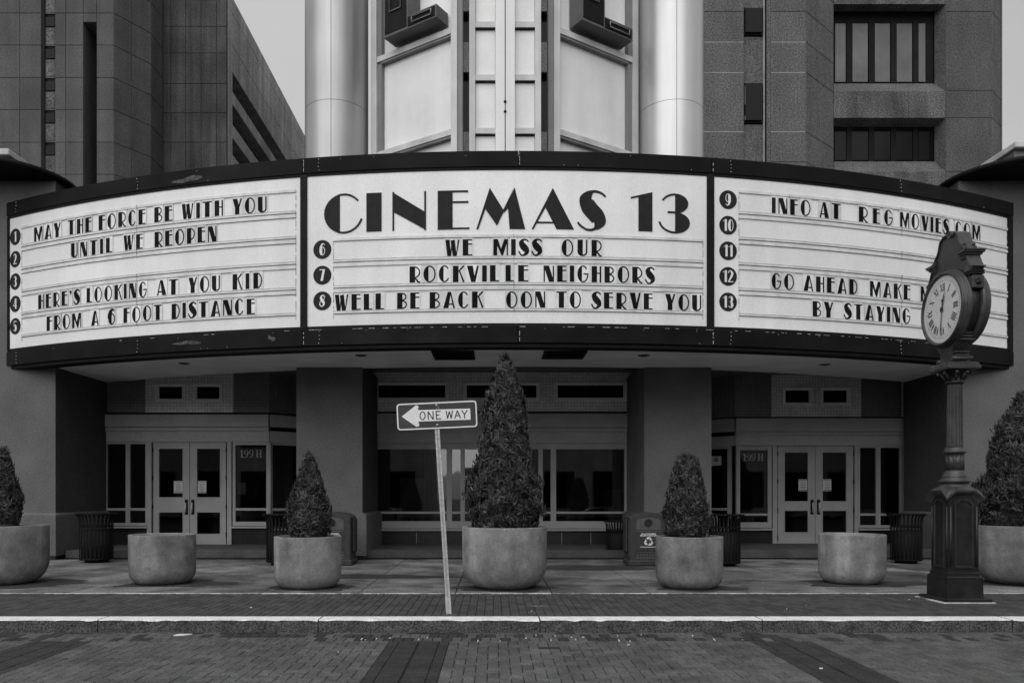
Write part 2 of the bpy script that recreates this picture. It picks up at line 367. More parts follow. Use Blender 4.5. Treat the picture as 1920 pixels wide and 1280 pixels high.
def bigM(W, t):
    # outline traced on the photographed title letter, in units of height
    P = [[(0, 0), (.055, 0), (.27*W/1.2, .53), (.46*W/1.2, 1.05)]]
    s = W/1.26
    P = [[(0, 0), (.06, 0), (.215*s+.0, .52), (.205*s, .60)], [(.195*s, .55), (.205*s, .52), (.36*s, 1.05), (.35*s, 1.07)]]
    P = [[(0, .0), (.05, .0), (.24*s, .53), (.36*s, 1.05), (.345*s, 1.05)]]
    P += [[(.225*s, .53), (.345*s, 1.06), (.72*s, .46), (.53*s, .09)]]
    P += [[(.53*s, .09), (.57*s, .15), (.975*s, 1.06), (.60*s, .30)], [(.70*s, .47), (.72*s, .42), (.83*s, .54), (.99*s, 1.06)]]
    P += [[(.82*s, .54), (.99*s, 1.06), (1.26*s, 0), (.86*s+.0, 0)]]
    return P
def bigA(W, t):
    P = [[(0, 0), (.05, 0), (.33*W, .56), (.50*W, 1.06)], [(.33*W, .55), (.50*W, 1.06), (W, 0), (.59*W, 0)]]
    P += [[(.11*W, .15), (.55*W, .15), (.53*W, .19), (.13*W, .19)]]
    return P
def bigS(W, t):
    return stroke([(W*.99, .86), (W*.80, .96), (W*.52, .98), (W*.30, .80), (W*.40, .58), (W*.66, .36), (W*.76, .20), (W*.60, .03), (W*.34, .0), (W*.10, .10), (W*.0, .19)], [t, t*1.1, t*1.5, W*.46, W*.56, W*.56, W*.46, t*1.5, t*1.1, t*1.1, t], 8)

# ------------------------------------------------------------------ ground, road, kerb, pavement
KY0, KY1 = 8.456, 8.71          # kerb front and back
WALK1 = 10.75                  # brick strip ends, slabs begin
RZ = -.1335
g = MB().add([(-400, -400, -.21), (400, -400, -.21), (400, 600, -.21), (-400, 600, -.21)], [(0, 1, 2, 3)]).build('ground', 'ground', kind='structure')
road = MB().box(-60, -10.5, -.20, 60, KY0-.004, RZ-.012).build('road', 'mortar', kind='structure', label='block paved roadway in front of the kerb')
paving = MB().box(-60, KY1, -.15, 60, 16.9, -.012).build('pavement', 'mortar', kind='structure', label='pavement of bricks and concrete slabs under the marquee')
kerb = MB().box(-60, KY0+.02, -.20, 60, KY1-.004, -.03).build('kerb', 'granite', kind='structure', label='long granite kerb between road and pavement')

_bm = {}
def brick_verts(L, W, z, jit=.0):
    h = .005; gp = .0028; lx, ly = L/2-gp*(1 if L >= W else 1), W/2-(gp*1.7 if W > L else gp)
    return [(-lx,-ly,-.03),(lx,-ly,-.03),(lx,ly,-.03),(-lx,ly,-.03),(-lx,-ly,-h),(lx,-ly,-h),(lx,ly,-h),(-lx,ly,-h),
            (-lx+.005,-ly+.005,0),(lx-.005,-ly+.005,0),(lx-.005,ly-.005,0),(-lx+.005,ly-.005,0)]
BF = [(0,1,5,4),(1,2,6,5),(2,3,7,6),(3,0,4,7),(4,5,9,8),(5,6,10,9),(6,7,11,10),(7,4,8,11),(8,9,10,11)]
def brick_mesh(L, W, m):
    k = (round(L, 3), round(W, 3), m)
    if k not in _bm:
        me = bpy.data.meshes.new('brick'); me.from_pydata(brick_verts(L, W, 0), [], BF); me.materials.append(M[m]); _bm[k] = me
    return _bm[k]
def lay(bricks, parent, name, z0, limit=290):
    """bricks: (cx, cy, L, W, material). nearest ones in view become parts, the rest one joined part"""
    def inview(b):
        cx, cy = b[0], b[1]
        if cy < 1: return False
        px = VX+cx/cy*FPX; py = HY+(CH-z0)/cy*FPX
        return -10 < px < 1930 and py < 1290
    vis = sorted([b for b in bricks if inview(b)], key=lambda b: b[1])
    near = set(id(b) for b in vis[:limit])
    V, F, MI = [], [], []; mats = sorted(set(b[4] for b in bricks))
    for b in bricks:
        dz = random.uniform(-.0025, .0015); rz = random.gauss(0, .006); tx, ty = random.gauss(0, .004), random.gauss(0, .006)
        if id(b) in near:
            o = bpy.data.objects.new('brick', brick_mesh(b[2], b[3], b[4])); COL.objects.link(o); o.parent = parent
            o.location = (b[0], b[1], z0+dz); o.rotation_euler = (tx, ty, rz)
        else:
            c, s_ = math.cos(rz), math.sin(rz); n0 = len(V)
            for (x, y, z) in brick_verts(b[2], b[3], 0):
                V.append((b[0]+x*c-y*s_, b[1]+x*s_+y*c, z0+dz+z-x*ty+y*tx))
            F += [tuple(i+n0 for i in f) for f in BF]; MI += [mats.index(b[4])]*len(BF)
    me = bpy.data.meshes.new(name); me.from_pydata(V, [], F)
    for m in mats: me.materials.append(M[m])
    me.polygons.foreach_set('material_index', MI)
    o = bpy.data.objects.new(name, me); COL.objects.link(o); o.parent = parent; o['kind'] = 'stuff'
# road: three courses along the kerb, then bands and herringbone fields
U = .101
rb = []
XL, XR = -7.6, 7.8
y = KY0-.008-.05
x = XL
while x < XR: rb.append((x+.1, y, .2, .1, 'brick_r' if random.random() > .3 else 'brick_b')); x += .202
for r in range(2):
    yc = KY0-.008-.1-.1-.202*r-.002
    x = XL+(0.05 if r else 0)
    while x < XR: rb.append((x, yc, .1, .2, 'brick_b' if random.random() < .35 else 'brick_r')); x += .101
YF = KY0-.008-.1-.404-.004    # far edge of the fields
Y0 = 4.6
bands = [(-8.3, -7.76), (-4.72, -4.11), (-1.063, -.45), (2.645, 3.26), (6.35, 6.97)]
for (a, b_) in bands:
    yy = YF-.1
    while yy > Y0: rb.append((a+.05, yy, .1, .2, 'brick_b')); rb.append((b_-.05, yy, .1, .2, 'brick_b')); yy -= .202
    yy = YF-.05
    while yy > Y0: rb.append((a+.2, yy, .2, .1, 'brick_b')); rb.append((b_-.2, yy, .2, .1, 'brick_b')); yy -= .101
darkspots = [(-2.2, 7.55), (-2.05, 6.85), (-3.3, 7.2), (.55, 7.55), (1.9, 7.45), (3.9, 7.4), (4.15, 6.95), (-3.9, 6.6), (.9, 6.5)]
for (a, b_) in [(XL, -4.72), (-4.11, -1.063), (-.45, 2.645), (3.26, 6.35), (6.97, 8.5)]:
    nu = max(1, round((b_-a)/U)); uu = (b_-a)/nu; nv = int((YF-Y0)/U)
    def cell(u, v): return (u-v) % 4
    for u in range(nu):
        for v in range(nv):
            k = cell(u, v); cx, cy = a+u*uu+uu/2, YF-(nv-v)*U+U/2+(YF-(YF-nv*U)-nv*U)
            m = 'brick_r'
            if any(abs(cx-dx) < .06 and abs(cy-dy) < .06 for dx, dy in darkspots): m = 'brick_k'
            if k == 0:
                if u+1 < nu: rb.append((cx+uu/2, cy, 2*uu, U, m))
                else: rb.append((cx, cy, uu, U, m))
            elif k == 1 and u == 0: rb.append((cx, cy, uu, U, m))
            elif k == 3:
                if v+1 < nv: rb.append((cx, cy+U/2, uu, 2*U, 'brick_r'))
                else: rb.append((cx, cy, uu, U, 'brick_r'))
            elif k == 2 and v == 0: rb.append((cx, cy, uu, U, 'brick_r'))
lay(rb, road, 'paver_field', RZ)
# pavement bricks, running bond away from the kerb
pbk = []
col = 0; x = -8.6
while x < 8.8:
    yy = KY1+.004+(.1 if col % 2 else 0)
    if col % 2: pbk.append((x+.05, KY1+.052, .0995, .094, 'brick'))
    while yy+.2 < WALK1: pbk.append((x+.05, yy+.1, .0995, .198, 'brick')); yy += .2
    if WALK1-yy > .03: pbk.append((x+.05, (yy+WALK1)/2, .0995, WALK1-yy-.003, 'brick'))
    x += .1; col += 1
lay(pbk, paving, 'paver_strip', 0)
# slabs
xs = [-13.5]+[-.53-1.365*k for k in range(8, 0, -1)]+[-.53, .82, 2.19, 3.57, 4.93, 6.3, 7.65, 9.0, 10.4, 13.5]
ys = [WALK1+.07, 12.2, 13.95, 15.3, 16.6]
for i in range(len(xs)-1):
    for j in range(len(ys)-1):
        MB().bbox(xs[i]+.006, ys[j]+.005, -.1, xs[i+1]-.006, ys[j+1]-.005, random.uniform(-.002, .001), .006).build('slab', 'slab', paving)
    MB().bbox(xs[i]+.006, WALK1+.003, -.1, xs[i+1]-.006, WALK1+.068, 0, .006).build('slab_edge', 'slabedge', paving)
# kerb stones
kx = [X(p, 8.5) for p in (-640, -226, 187, 598, 1012, 1427, 1893, 2300, 2700)]
for i in range(len(kx)-1):
    mb = MB(); n = 26; a, b_ = kx[i]+.007, kx[i+1]-.007
    rings = []
    for k in range(n+1):
        xx = a+(b_-a)*k/n; e = random.choice((0, .002, .004, .007, .014))*random.random(); f = random.uniform(-.006, .006)
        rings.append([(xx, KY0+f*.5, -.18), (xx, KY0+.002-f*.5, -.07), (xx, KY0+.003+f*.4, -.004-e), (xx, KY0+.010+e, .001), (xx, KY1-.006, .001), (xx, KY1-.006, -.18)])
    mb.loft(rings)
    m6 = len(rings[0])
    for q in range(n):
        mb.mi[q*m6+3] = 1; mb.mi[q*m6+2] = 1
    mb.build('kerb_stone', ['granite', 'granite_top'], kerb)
# ------------------------------------------------------------------ precast buildings behind
def facade(parent, p0, p1, us, zs, m, skip=(), gap=.009, th=.12, name='wall_panel', u0=None):
    """panels on the vertical plane p0->p1; us: fractions 0..1, zs heights"""
    a, b_ = Vector((p0[0], p0[1], 0)), Vector((p1[0], p1[1], 0)); d = (b_-a); L = d.length; d /= L
    n = Vector((d.y, -d.x, 0))     # towards the street when going left to right
    for i in range(len(us)-1):
        for j in range(len(zs)-1):
            if (i, j) in skip: continue
            q0 = a+d*(us[i]*L+gap/2); q1 = a+d*(us[i+1]*L-gap/2)
            mb = MB(); z0, z1 = zs[j]+gap/2, zs[j+1]-gap/2; bb = .012
            f = [q0+n*0, q1+n*0]
            inn = -n*th
            ring = lambda off, e: [tuple(q0+d*e+n*off+Vector((0, 0, z0+e))), tuple(q1-d*e+n*off+Vector((0, 0, z0+e))), tuple(q1-d*e+n*off+Vector((0, 0, z1-e))), tuple(q0+d*e+n*off+Vector((0, 0, z1-e)))]
            mb.loft([ring(-th, 0), ring(-bb, 0), ring(0, bb)])
            mb.build(name, m, parent)
def zrows(pys, d): return [Z(p, d) for p in pys]
# ---- left tower block
A = 26.0
lb = thing('office_building', (-12.5, 26, 0), 'dark precast concrete office block with narrow slot windows at the left of the marquee', 'building')
rowsL = zrows([387, 327, 267, 206, 146, 85, 25, -36, -97], A)
xf = lambda p: X(p, A)
def cols(px, d, zs, m, par, y=None, skip=()):
    p0 = (X(px[0], d), d); p1 = (X(px[-1], d), d); L = p1[0]-p0[0]
    facade(par, p0, p1, [(X(p, d)-p0[0])/L for p in px], zs, m, skip)
cols([-90, -40, 37, 77], A, rowsL, 'precast', lb)
cols([103, 123, 156], A, rowsL, 'precast', lb)
cols([181, 213], A, rowsL, 'precast', lb)
cols([156, 181], A, [Z(42, A), Z(25, A), Z(-36, A), Z(-97, A)], 'precast', lb)
c1 = (X(213, A), A); c2 = (X(283, 27.14), 27.14); c3 = (c2[0]+.01, 28.1)
facade(lb, c1, c2, [0, .48, 1], rowsL, 'precast'); facade(lb, c2, c3, [0, 1], rowsL, 'precast')
# solid lower storeys and dark core behind the panels
mb = MB()
mb.box(X(-90, A), A+.10, 0, X(77, A), 40, 20); mb.box(X(103, A), A+.10, 0, X(156, A)-.02, 40, 20); mb.box(X(181, A)+.0, A+.13, 0, c1[0]-.02, 40, 20)
mb.extr([(c1[0]-.05, A+.15), (c2[0]-.12, c2[1]+.05), (c2[0]-.12, 40), (c1[0]-.05, 40)], lambda u, v: (u, v, 0), lambda u, v: (u, v, 20))
mb.build('core', 'gap', lb)
pb('base_wall', 'precast', lb, -90, 930+CH*FPX/A, 213, 388, A, 0, .09)
MB().box(X(156, A)-.02, A+.1, 0, X(156, A), A+1.1, Z(42, A)).box(X(181, A), A+.14, 0, X(181, A)+.03, A+1.1, Z(42, A)).box(X(156, A), A+.13, Z(42, A), X(181, A), A+1.1, Z(42, A)+.3).build('slot_reveal', 'precast', lb)
box('slot_glass', 'bglass', lb, X(156, A), A+.9, 0, X(181, A), A+.95, Z(42, A))
# ladder of small windows
pb('window_shaft', 'black', lb, 77, 387, 103, -97, A, -.12, .3)
pb('window_jamb', 'bronze', lb, 77, 387, 82.5, -97, A, -.03, .2)
for k in range(-2, 6):
    yb = 49.0+60.3*k
    w_ = pb('window', 'precast', lb, 82.5, yb+35, 102.5, yb, A, -.08, .2, label='pale blank pane over a dark one')
    pb('pane', 'bglass', w_, 84, yb+59, 101, yb+42, A, -.085, .05)
    MB().box(X(84.5, A), A+.07, Z(yb+32, A), X(100.5, A), A+.085, Z(yb+2, A)).build('blind', 'precast_stain', w_)
# recessed wall with vertical joints
B = 28.1
ztop_ = Z(-30, B)
lw = [305, 320, 348, 377, 406, 425]
cols(lw, B, zrows([330, 267, 212, 157, 100, 50, 0, -24.5], B), 'precast_k', lb)
box('recess_core', 'gap', lb, c3[0]+.02, B+.1, 0, X(425, B)-.02, B+.125, ztop_)
# ---- receding wing with ribbon windows
XS = X(425, B); ztop = Z(-25, B)
wing = thing('office_wing', (XS, 30, 0), 'long stained concrete wing running back beside the sky with slanting ribbon windows', 'building')
D1 = B*500/489.0; YE = 50
slots = [(135, 171.7), (195, 233), (258, 290), (318, 350)]
def wbox(mb, y0, y1, z0, z1, dx=0, th=.3): return mb.box(XS-th, y0, z0, XS-dx, y1, z1)
wbox(MB(), B+.13, D1, 0, ztop, .004, .6).build('corner_pier', 'precast_w', wing)
prev = ztop
joints = [ztop, Z(25, D1), Z(85, D1)]
for j in range(2):
    y0 = B+.135
    for k in range(6):
        y1 = min(y0+3.8, YE)
        wbox(MB(), y0+.006, y1-.006, joints[j+1]+.006, joints[j]-.006, 0 if j else -.003, .5).build('wall_panel', 'precast_w', wing); y0 = y1
zt = joints[2]
for i, (a, b_) in enumerate(slots):
    za, zb = Z(a, D1), Z(b_, D1)
    wbox(MB(), D1+.003, YE, za, zt-.004, .006, .5).build('spandrel', 'precast_w', wing)
    MB().add([(XS-.006, D1, zb-.001), (XS-.006, YE, zb-.001), (XS-.5, YE, zb+.12), (XS-.5, D1, zb+.12)], [(0, 1, 2, 3)]).build('sloping_sill', 'joint_light', wing)
    y0 = D1+.1
    while y0 < YE-1.4:
        MB().box(XS-.52, y0, zb+.02, XS-.50, y0+1.36, za).build('pane', 'bglass', wing)
        MB().box(XS-.50, y0+1.36, zb+.02, XS-.46, y0+1.42, za).build('mullion', 'bronze', wing); y0 += 1.42
    zt = zb
wbox(MB(), D1, YE, 0, zt, .006, .5).build('lower_wall', 'precast_w', wing)
box('recess_back', 'gap', wing, XS-1.1, B+.7, 0, XS-.56, YE, ztop-.5)

# ---- right block
rbk = thing('office_block', (13, 26.5, 0), 'granite-faced office block with square recessed windows behind the right half of the marquee', 'building')
rz = [Z(p, A) for p in (420, 330, 247, 136, 79, 22, -40, -97)]
cols([716, 820, 925, 1030, 1187, 1317, 1395], A, rz, 'precast_r', rbk, skip=[(c, r) for c in (1, 2, 3) for r in (2, 4)])
cols([1445, 1511], A, [Z(p, A) for p in (420, 304, 247, 136, 79, 22, -40, -97)], 'precast_r', rbk)
for r in (2, 4):
    box('window_band', 'bglass', rbk, X(820, A), A+.3, rz[r], X(1187, A), A+.35, rz[r+1])
# window column
pb('window_shaft', 'black', rbk, 1395.5, 420, 1444, -97, A, -.32, .3)
box('window_reveal', 'precast_r', rbk, X(1438, A)+.0, A+.01, 0, X(1445, A)-.004, A+.31, Z(-97, A))
for (a, b_, kind) in ((-40, 12, 'sp'), (12, 63, 'w'), (65, 152.5, 'sp'), (153, 228, 'w'), (230, 320, 'sp')):
    if kind == 'sp': pb('spandrel', 'precast_r', rbk, 1396, b_, 1432.5, a, A, -.16, .14)
    else:
        ww = pb('window', 'black', rbk, 1396, b_, 1433, a, A, -.2, .1)
        pb('pane', 'bglass', ww, 1398, b_-3, 1429, a+3, A, -.19, .01)
        if a > 100:
            pb('blind', 'blind', ww, 1397, a+42, 1421, a+7, A, -.185, .02); pb('sill_board', 'blind', ww, 1397, a+72, 1409, a+64, A, -.185, .02)
pb('pale_joint', 'joint_light', rbk, 1432.6, 420, 1434.6, -97, A, -.15, .05)
# chamfer
q1 = (X(1511, A), A); q2 = (X(1563, 27.3), 27.3)
facade(rbk, q1, q2, [0, .52, 1], [Z(p, A) for p in (420, 304, 247, 136, 79, 22, -40, -97)], 'precast_r')
for p in (136, 79, 247):
    pb('pale_joint', 'joint_light', rbk, 1445.5, p+.9, 1510.5, p-.6, A, -.005, .01)
    pb('pale_joint', 'joint_light', rbk, 1317.5, p+.9, 1394.5, p-.6, A, -.005, .01)
C_ = 27.3; CI = 27.8
mb = MB(); mb.box(X(716, A)+.1, A+.36, 0, X(1395, A)-.02, 42, 20); mb.box(X(1445, A)+.01, A+.15, 0, q1[0]-.02, 42, 20)
mb.box(X(1395, A), A+.6, 0, X(1445, A), 42, 20)
mb.extr([(q1[0]-.05, A+.2), (q2[0]-.1, q2[1]+.12), (q2[0]-.1, 42), (q1[0]-.05, 42)], lambda u, v: (u, v, 0), lambda u, v: (u, v, 20)); mb.build('core', 'gap', rbk)
# recessed window wall with bevelled surrounds
xo0, xo1 = q2[0]+.004, X(1773, C_)
def surround(py_ot, py_ob, py_it, py_ib, panes, pt, pbm, mull):
    zo1, zo0, zi1, zi0 = Z(py_ot, C_), Z(py_ob, C_), Z(py_it, CI), Z(py_ib, CI); xi1 = X(1752, CI); xi0 = xo0+.004
    w_ = MB().add([(xo0, C_, zo0), (xo1, C_, zo0), (xo1, C_, zo1), (xo0, C_, zo1), (xi0, CI, zi0), (xi1, CI, zi0), (xi1, CI, zi1), (xi0, CI, zi1)],
        [(0, 1, 5, 4), (1, 2, 6, 5), (2, 3, 7, 6), (3, 0, 4, 7)]).build('window', 'precast_r', rbk, label='square window in a bevelled concrete surround')
    box('frame_back', 'black', w_, xi0, CI+.06, zi0, xi1, CI+.3, zi1)
    for (a, b_) in panes: pb('pane', pbm, w_, a, pt[1], b_, pt[0], CI, -.03, .02)
    for (a, b_) in mull: pb('mullion', 'bronze', w_, a, pt[1]+3, b_, pt[0]-4, CI, -.0, .055)
    return zo0, zo1
p5 = [(1566.5, 1586), (1599, 1627.5), (1641, 1669), (1682, 1710.5), (1723, 1735.5)]
m5 = [(1587.5, 1597.5), (1629, 1639), (1670.5, 1680.5), (1712, 1721.5)]
surround(8, 171, 22, 157, p5, (44, 153), 'blind', m5)  # panes paled by colour to stand for reflected sky
surround(221, 322, 238, 303, [(a-1, b_+.5) for a, b_ in p5[:4]]+[(1723, 1750)], (241, 300), 'bglass', m5)
surround(-130, -20, -112, -36, p5, (-108, -40), 'bglass', m5)
for (a, b_) in ((-20, 8), (171, 221), (322, 420)):
    x0 = xo0
    for k in range(3):
        x1 = xo0+(xo1-xo0)*(k+1)/3
        MB().box(x0+.004, C_, Z(b_, C_), x1-.004, C_+.4, Z(a, C_)).build('spandrel', 'precast_stain', rbk); x0 = x1
box('recess_core', 'gap', rbk, xo0, C_+.9, 0, xo1+.3, C_+2, 20)
cols([1773, 1860], C_, [Z(p, C_) for p in (420, 322, 221, 170, 22, -60, -97)], 'precast_p', rbk)
facade(rbk, (X(1860, C_)+.004, C_), (X(1879.5, 28.05), 28.05), [0, 1], [Z(p, C_) for p in (420, 322, 221, 170, 22, -60, -97)], 'precast_r')
mb = MB(); mb.box(xo1+.16, C_+.2, 0, X(1860, C_)-.05, 42, 19.5); mb.box(X(1860, C_)-.05, C_+.6, 0, X(1879, 28.05)-.15, 42, 19.5); mb.build('core', 'gap', rbk)

# ------------------------------------------------------------------ cinema building
cin = thing('cinema_building', (0, 18, 0), 'grey stucco cinema front with piers, doors and shopfront glass under the marquee', 'cinema')
PF, PBK = 16.5, 17.8
def pier(x0, x1, top, lab=None, dark=(), plx=(.10, .10)):
    mb = MB()
    mb.box(x0, PF, .02, x1, PBK+.9, top)
    mb.mi[:] = [0]*6
    
    for k in dark: mb.mi[k] = 1      # shade of the return faces put in by a darker stucco copy
    p = mb.build('pier', ['stucco', 'stucco_shade'], cin, label=lab)
    a, b_ = x0-plx[0], x1+plx[1]; m2 = MB(); hz = 1.0
    m2.loft([[(a, PF-.10, .09), (b_, PF-.10, .09), (b_, PBK+.98, .09), (a, PBK+.98, .09)],
             [(a, PF-.10, hz-.05), (b_, PF-.10, hz-.05), (b_, PBK+.98, hz-.05), (a, PBK+.98, hz-.05)],
             [(x0-.002, PF-.002, hz), (x1+.002, PF-.002, hz), (x1+.002, PBK+.902, hz), (x0-.002, PBK+.902, hz)]])
    m2.build('plinth', 'stucco', p)
    box('kickboard', 'darkwall', p, a+.012, PF-.088, -.01, b_-.012, PBK+.96, .09)
    return p
XPL, XPR = X(104, PF), X(1797, PF)
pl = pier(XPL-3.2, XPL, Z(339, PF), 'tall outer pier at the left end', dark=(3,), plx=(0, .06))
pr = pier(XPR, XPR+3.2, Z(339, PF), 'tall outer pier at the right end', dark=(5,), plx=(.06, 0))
pier(X(555.7, PF), X(679.5, PF), 4.2, 'square pier left of the one way sign', dark=(3,))
pier(X(1208, PF), X(1334, PF), 4.2, 'square pier behind the recycling bin')
# round caps over the outer piers
for sgn, cx0, par in ((-1, -10.62, pl), (1, 11.22, pr)):
    zc = Z(339, PF); mb = MB()
    mb.lathe([(1.30, zc+.002), (1.40, zc+.02), (1.43, zc+.05), (1.43, zc+.11), (1.36, zc+.14), (.1, zc+.26)], cx0, 16.85, 72)
    mb.build('round_cap', 'black', par, label='round dark overhanging cap')
# side wings behind the piers with pale coping
for sgn, xw, zt_, nm in ((-1, -11.0, 9.2, 'left'), (1, 11.85, 9.37, 'right')):
    x2 = xw+sgn*5
    wv = box('side_wall', 'tile_d', cin, xw, 17.6, 0, x2, 25, zt_-.16)
    MB().bbox(xw-sgn*.06, 17.45, zt_-.15, x2, 25.1, zt_, .02).build('coping', 'towerframe', wv)
box('roof', 'black', cin, -10.8, 18.72, 4.6, 11.8, 25.4, 7.3)
W = 18.7; WR = 19.1
# step
MB().bbox(-9.2, 16.62, -.01, 9.95, 19.6, .19, .012).build('step', 'step', cin)
MB().box(-9.2, 16.60, -.011, 9.95, 16.615, .03).build('step_shadow_joint', 'black', cin)

def strip(nm, m, px0, px1, y0, y1, d, front, back=.12, **kw): return pb(nm, m, cin, px0, y1, px1, y0, d, front, back, **kw)
def clerestory(px0, py0, px1, py1, d, ins=(10, 5), lab=None):
    fr = MB(); t = 3.2
    for (a, b_, c, e) in ((px0, py0, px1, py0+t), (px0, py1-t, px1, py1), (px0, py0+t, px0+t, py1-t), (px1-t, py0+t, px1, py1-t)): pbox(fr, a, b_, c, e, d, .05, .1)
    for (a, b_, c, e) in ((px0+t, py0+t, px1-t, py0+t+2.4), (px0+t, py1-t-2.4, px1-t, py1-t), (px0+t, py0+t+2.4, px0+t+3, py1-t-2.4), (px1-t-3, py0+t+2.4, px1-t, py1-t-2.4)): pbox(fr, a, b_, c, e, d, .02, .1)
    f = fr.build('clerestory_window', 'tile_frame', cin, label=lab)
    pb('pane', 'bglass', f, px0+t+3, py1-t-2.4, px1-t-3, py0+t+2.4, d, -.05, .03)
def wall_with_holes(nm, m, px0, px1, py0, py1, holes, d, front=0):
    mb = MB(); x = px0
    for (a, b_, c, e) in sorted(holes):
        if a > x: pbox(mb, x, py0, a, py1, d, front, .12)
        pbox(mb, a, py0, c, b_, d, front, .12); pbox(mb, a, e, c, py1, d, front, .12); x = c
    if x < px1: pbox(mb, x, py0, px1, py1, d, front, .12)
    return mb.build(nm, m, cin)
def win(px0, py0, px1, py1, tr, d, mulls=(), t=3.5, sill=True, lab=None, proud=.03):
    """painted frame with transom bar tr=(y0,y1) and mullions [(x0,x1)], glass behind"""
    mb = MB(); F, Bk = proud, .08
    pbox(mb, px0, py0, px0+t, py1, d, F, Bk); pbox(mb, px1-t, py0, px1, py1, d, F, Bk)
    pbox(mb, px0+t, py0, px1-t, py0+t*1.2, d, F-.004, Bk); pbox(mb, px0+t, py1-t*1.5, px1-t, py1, d, F-.004, Bk)
    # inner bead, set back
    i0, i1 = px0+t, px1-t
    for (a, b_) in mulls: pbox(mb, a, py0+t*1.2, b_, py1-t*1.5, d, F-.002, Bk)
    edges = [i0]+[v for m_ in mulls for v in m_]+[i1]
    for k in range(0, len(edges), 2):
        if tr: pbox(mb, edges[k], tr[0], edges[k+1], tr[1], d, F-.006, Bk)
    w_ = mb.build('window', 'frame', cin, label=lab)
    for k in range(0, len(edges), 2):
        if tr:
            pb('pane', 'glass', w_, edges[k], tr[0], edges[k+1], py0+t*1.2, d, -.04, .012); pb('pane', 'glass', w_, edges[k], py1-t*1.5, edges[k+1], tr[1], d, -.04, .012)
        else: pb('pane', 'glass', w_, edges[k], py1-t*1.5, edges[k+1], py0+t*1.2, d, -.04, .012)
    if sill: MB().box(X(px0, d)-.01, d-.09, Z(py1+4.5, d), X(px1, d)+.01, d+.08, Z(py1+1, d)).build('sill', 'frame', w_)
    return w_
def door(px0, px1, py0, py1, g1, g2, d, hpx, hinge_left, notice=None, lab=None):
    mb = MB(); gx0, gx1 = g1[0], g1[2]
    pbox(mb, px0, py0, gx0, py1, d, .015, .045); pbox(mb, gx1, py0, px1, py1, d, .015, .045)
    pbox(mb, gx0, py0, gx1, g1[1], d, .014, .045); pbox(mb, gx0, g1[3], gx1, g2[1], d, .014, .045); pbox(mb, gx0, g2[3], gx1, py1, d, .014, .045)
    dd = mb.build('door', 'frame', cin, label=lab)
    pb('pane', 'glass', dd, gx0, g1[3], gx1, g1[1], d, -.01, .01); pb('pane', 'glass', dd, gx0, g2[3], gx1, g2[1], d, -.01, .01)
    for (a, b_, c, e) in (g1, g2):
        bd = MB(); q = 1.3
        pbox(bd, a-q, b_-q, c+q, b_, d, .022, 0); pbox(bd, a-q, e, c+q, e+q, d, .022, 0); pbox(bd, a-q, b_, a, e, d, .022, 0); pbox(bd, c, b_, c+q, e, d, .022, 0)
        bd.build('glazing_bead', 'frame', dd)
    if hpx:
        MB().bbox(X(hpx-3, d), d-.024, Z(964, d), X(hpx+3, d), d-.015, Z(936, d), .003).build('handle_plate', 'bronze', dd)
        xh = X(hpx, d); mh = MB(); mh.cyl((xh, d-.075, Z(960, d)), (xh, d-.075, Z(942, d)), .014); mh.cyl((xh, d-.075, Z(958, d)), (xh, d-.02, Z(958, d)), .01); mh.cyl((xh, d-.075, Z(944, d)), (xh, d-.02, Z(944, d)), .01)
        mh.build('pull_handle', 'galv', dd)
    hx = px0-1 if hinge_left else px1+.2
    for py in (py0+14, py0+66, py0+120, py0+172): MB().cyl((X(hx+.5, d), d-.03, Z(py+4, d)), (X(hx+.5, d), d-.03, Z(py-4, d)), .013, n=8).build('hinge', 'black', dd)
    if notice:
        a, b_, c, e = notice
        nn = pb('notice', 'paper', dd, a, e, c, b_, d, .004, -.001)
    return dd
def notice_print(a, b_, c, e, d):
    mb = MB()
    for k in range(5):
        yy = b_+(e-b_)*(.25+.13*k); x0 = a+(c-a)*(.18+.06*random.random()); x1 = c-(c-a)*(.16+.12*random.random())
        pbox(mb, x0, yy, x1, yy+.9, d, .0065, -.0045)
    pbox(mb, a+.8, b_+1, c-.8, b_+2.2, d, .0065, -.0045); pbox(mb, a+.8, e-2.4, c-.8, e-1, d, .0065, -.0045)
    mb.build('notice_print', 'print', cin)
def text199(cx, cy, h, d):
    """199 H in a serif letter, height h px"""
    t, T = .05, .17; P = []; x = 0
    def addg(polys, dx): P.extend([[(u+dx, v) for u, v in p] for p in polys])
    one = rc(.16, .05, .16+T, 1)+rc(.04, 0, .46, .06)+[[(.0, .82), (.04, .78), (.20, .90), (.20, 1), (.16, 1)]]
    nine = arcband(.30, .68, .29, .33, 0, 360, t, 20)+seg(.30, .68, .29, .33, .0, .16)+seg(.30, .68, .29, .33, .44, .60)+stroke([(.52, .66), (.50, .35), (.36, .08), (.14, .02), (.06, .12)], [T, T*.9, .09, .06, .12])
    H_ = rc(.08, 0, .08+T, 1)+rc(.55, 0, .55+T, 1)+rc(.25, .48, .56, .54)+rc(0, 0, .33, .05)+rc(0, .95, .33, 1)+rc(.47, 0, .80, .05)+rc(.47, .95, .80, 1)
    addg(one, 0); addg(nine, .52); addg(nine, 1.18); addg(H_, 2.12)
    Wt = 2.92; mb = MB(); s_ = h*d/FPX; x0 = X(cx, d)-Wt*s_/2; z0 = Z(cy, d)-s_/2
    for i, p in enumerate(P):
        mb.add([(x0+u*s_, d+.024-.0001*(i % 7), z0+v*s_) for u, v in p], [tuple(range(len(p)))])
    mb.build('street_number', 'number', cin, label='white street number 199 H')
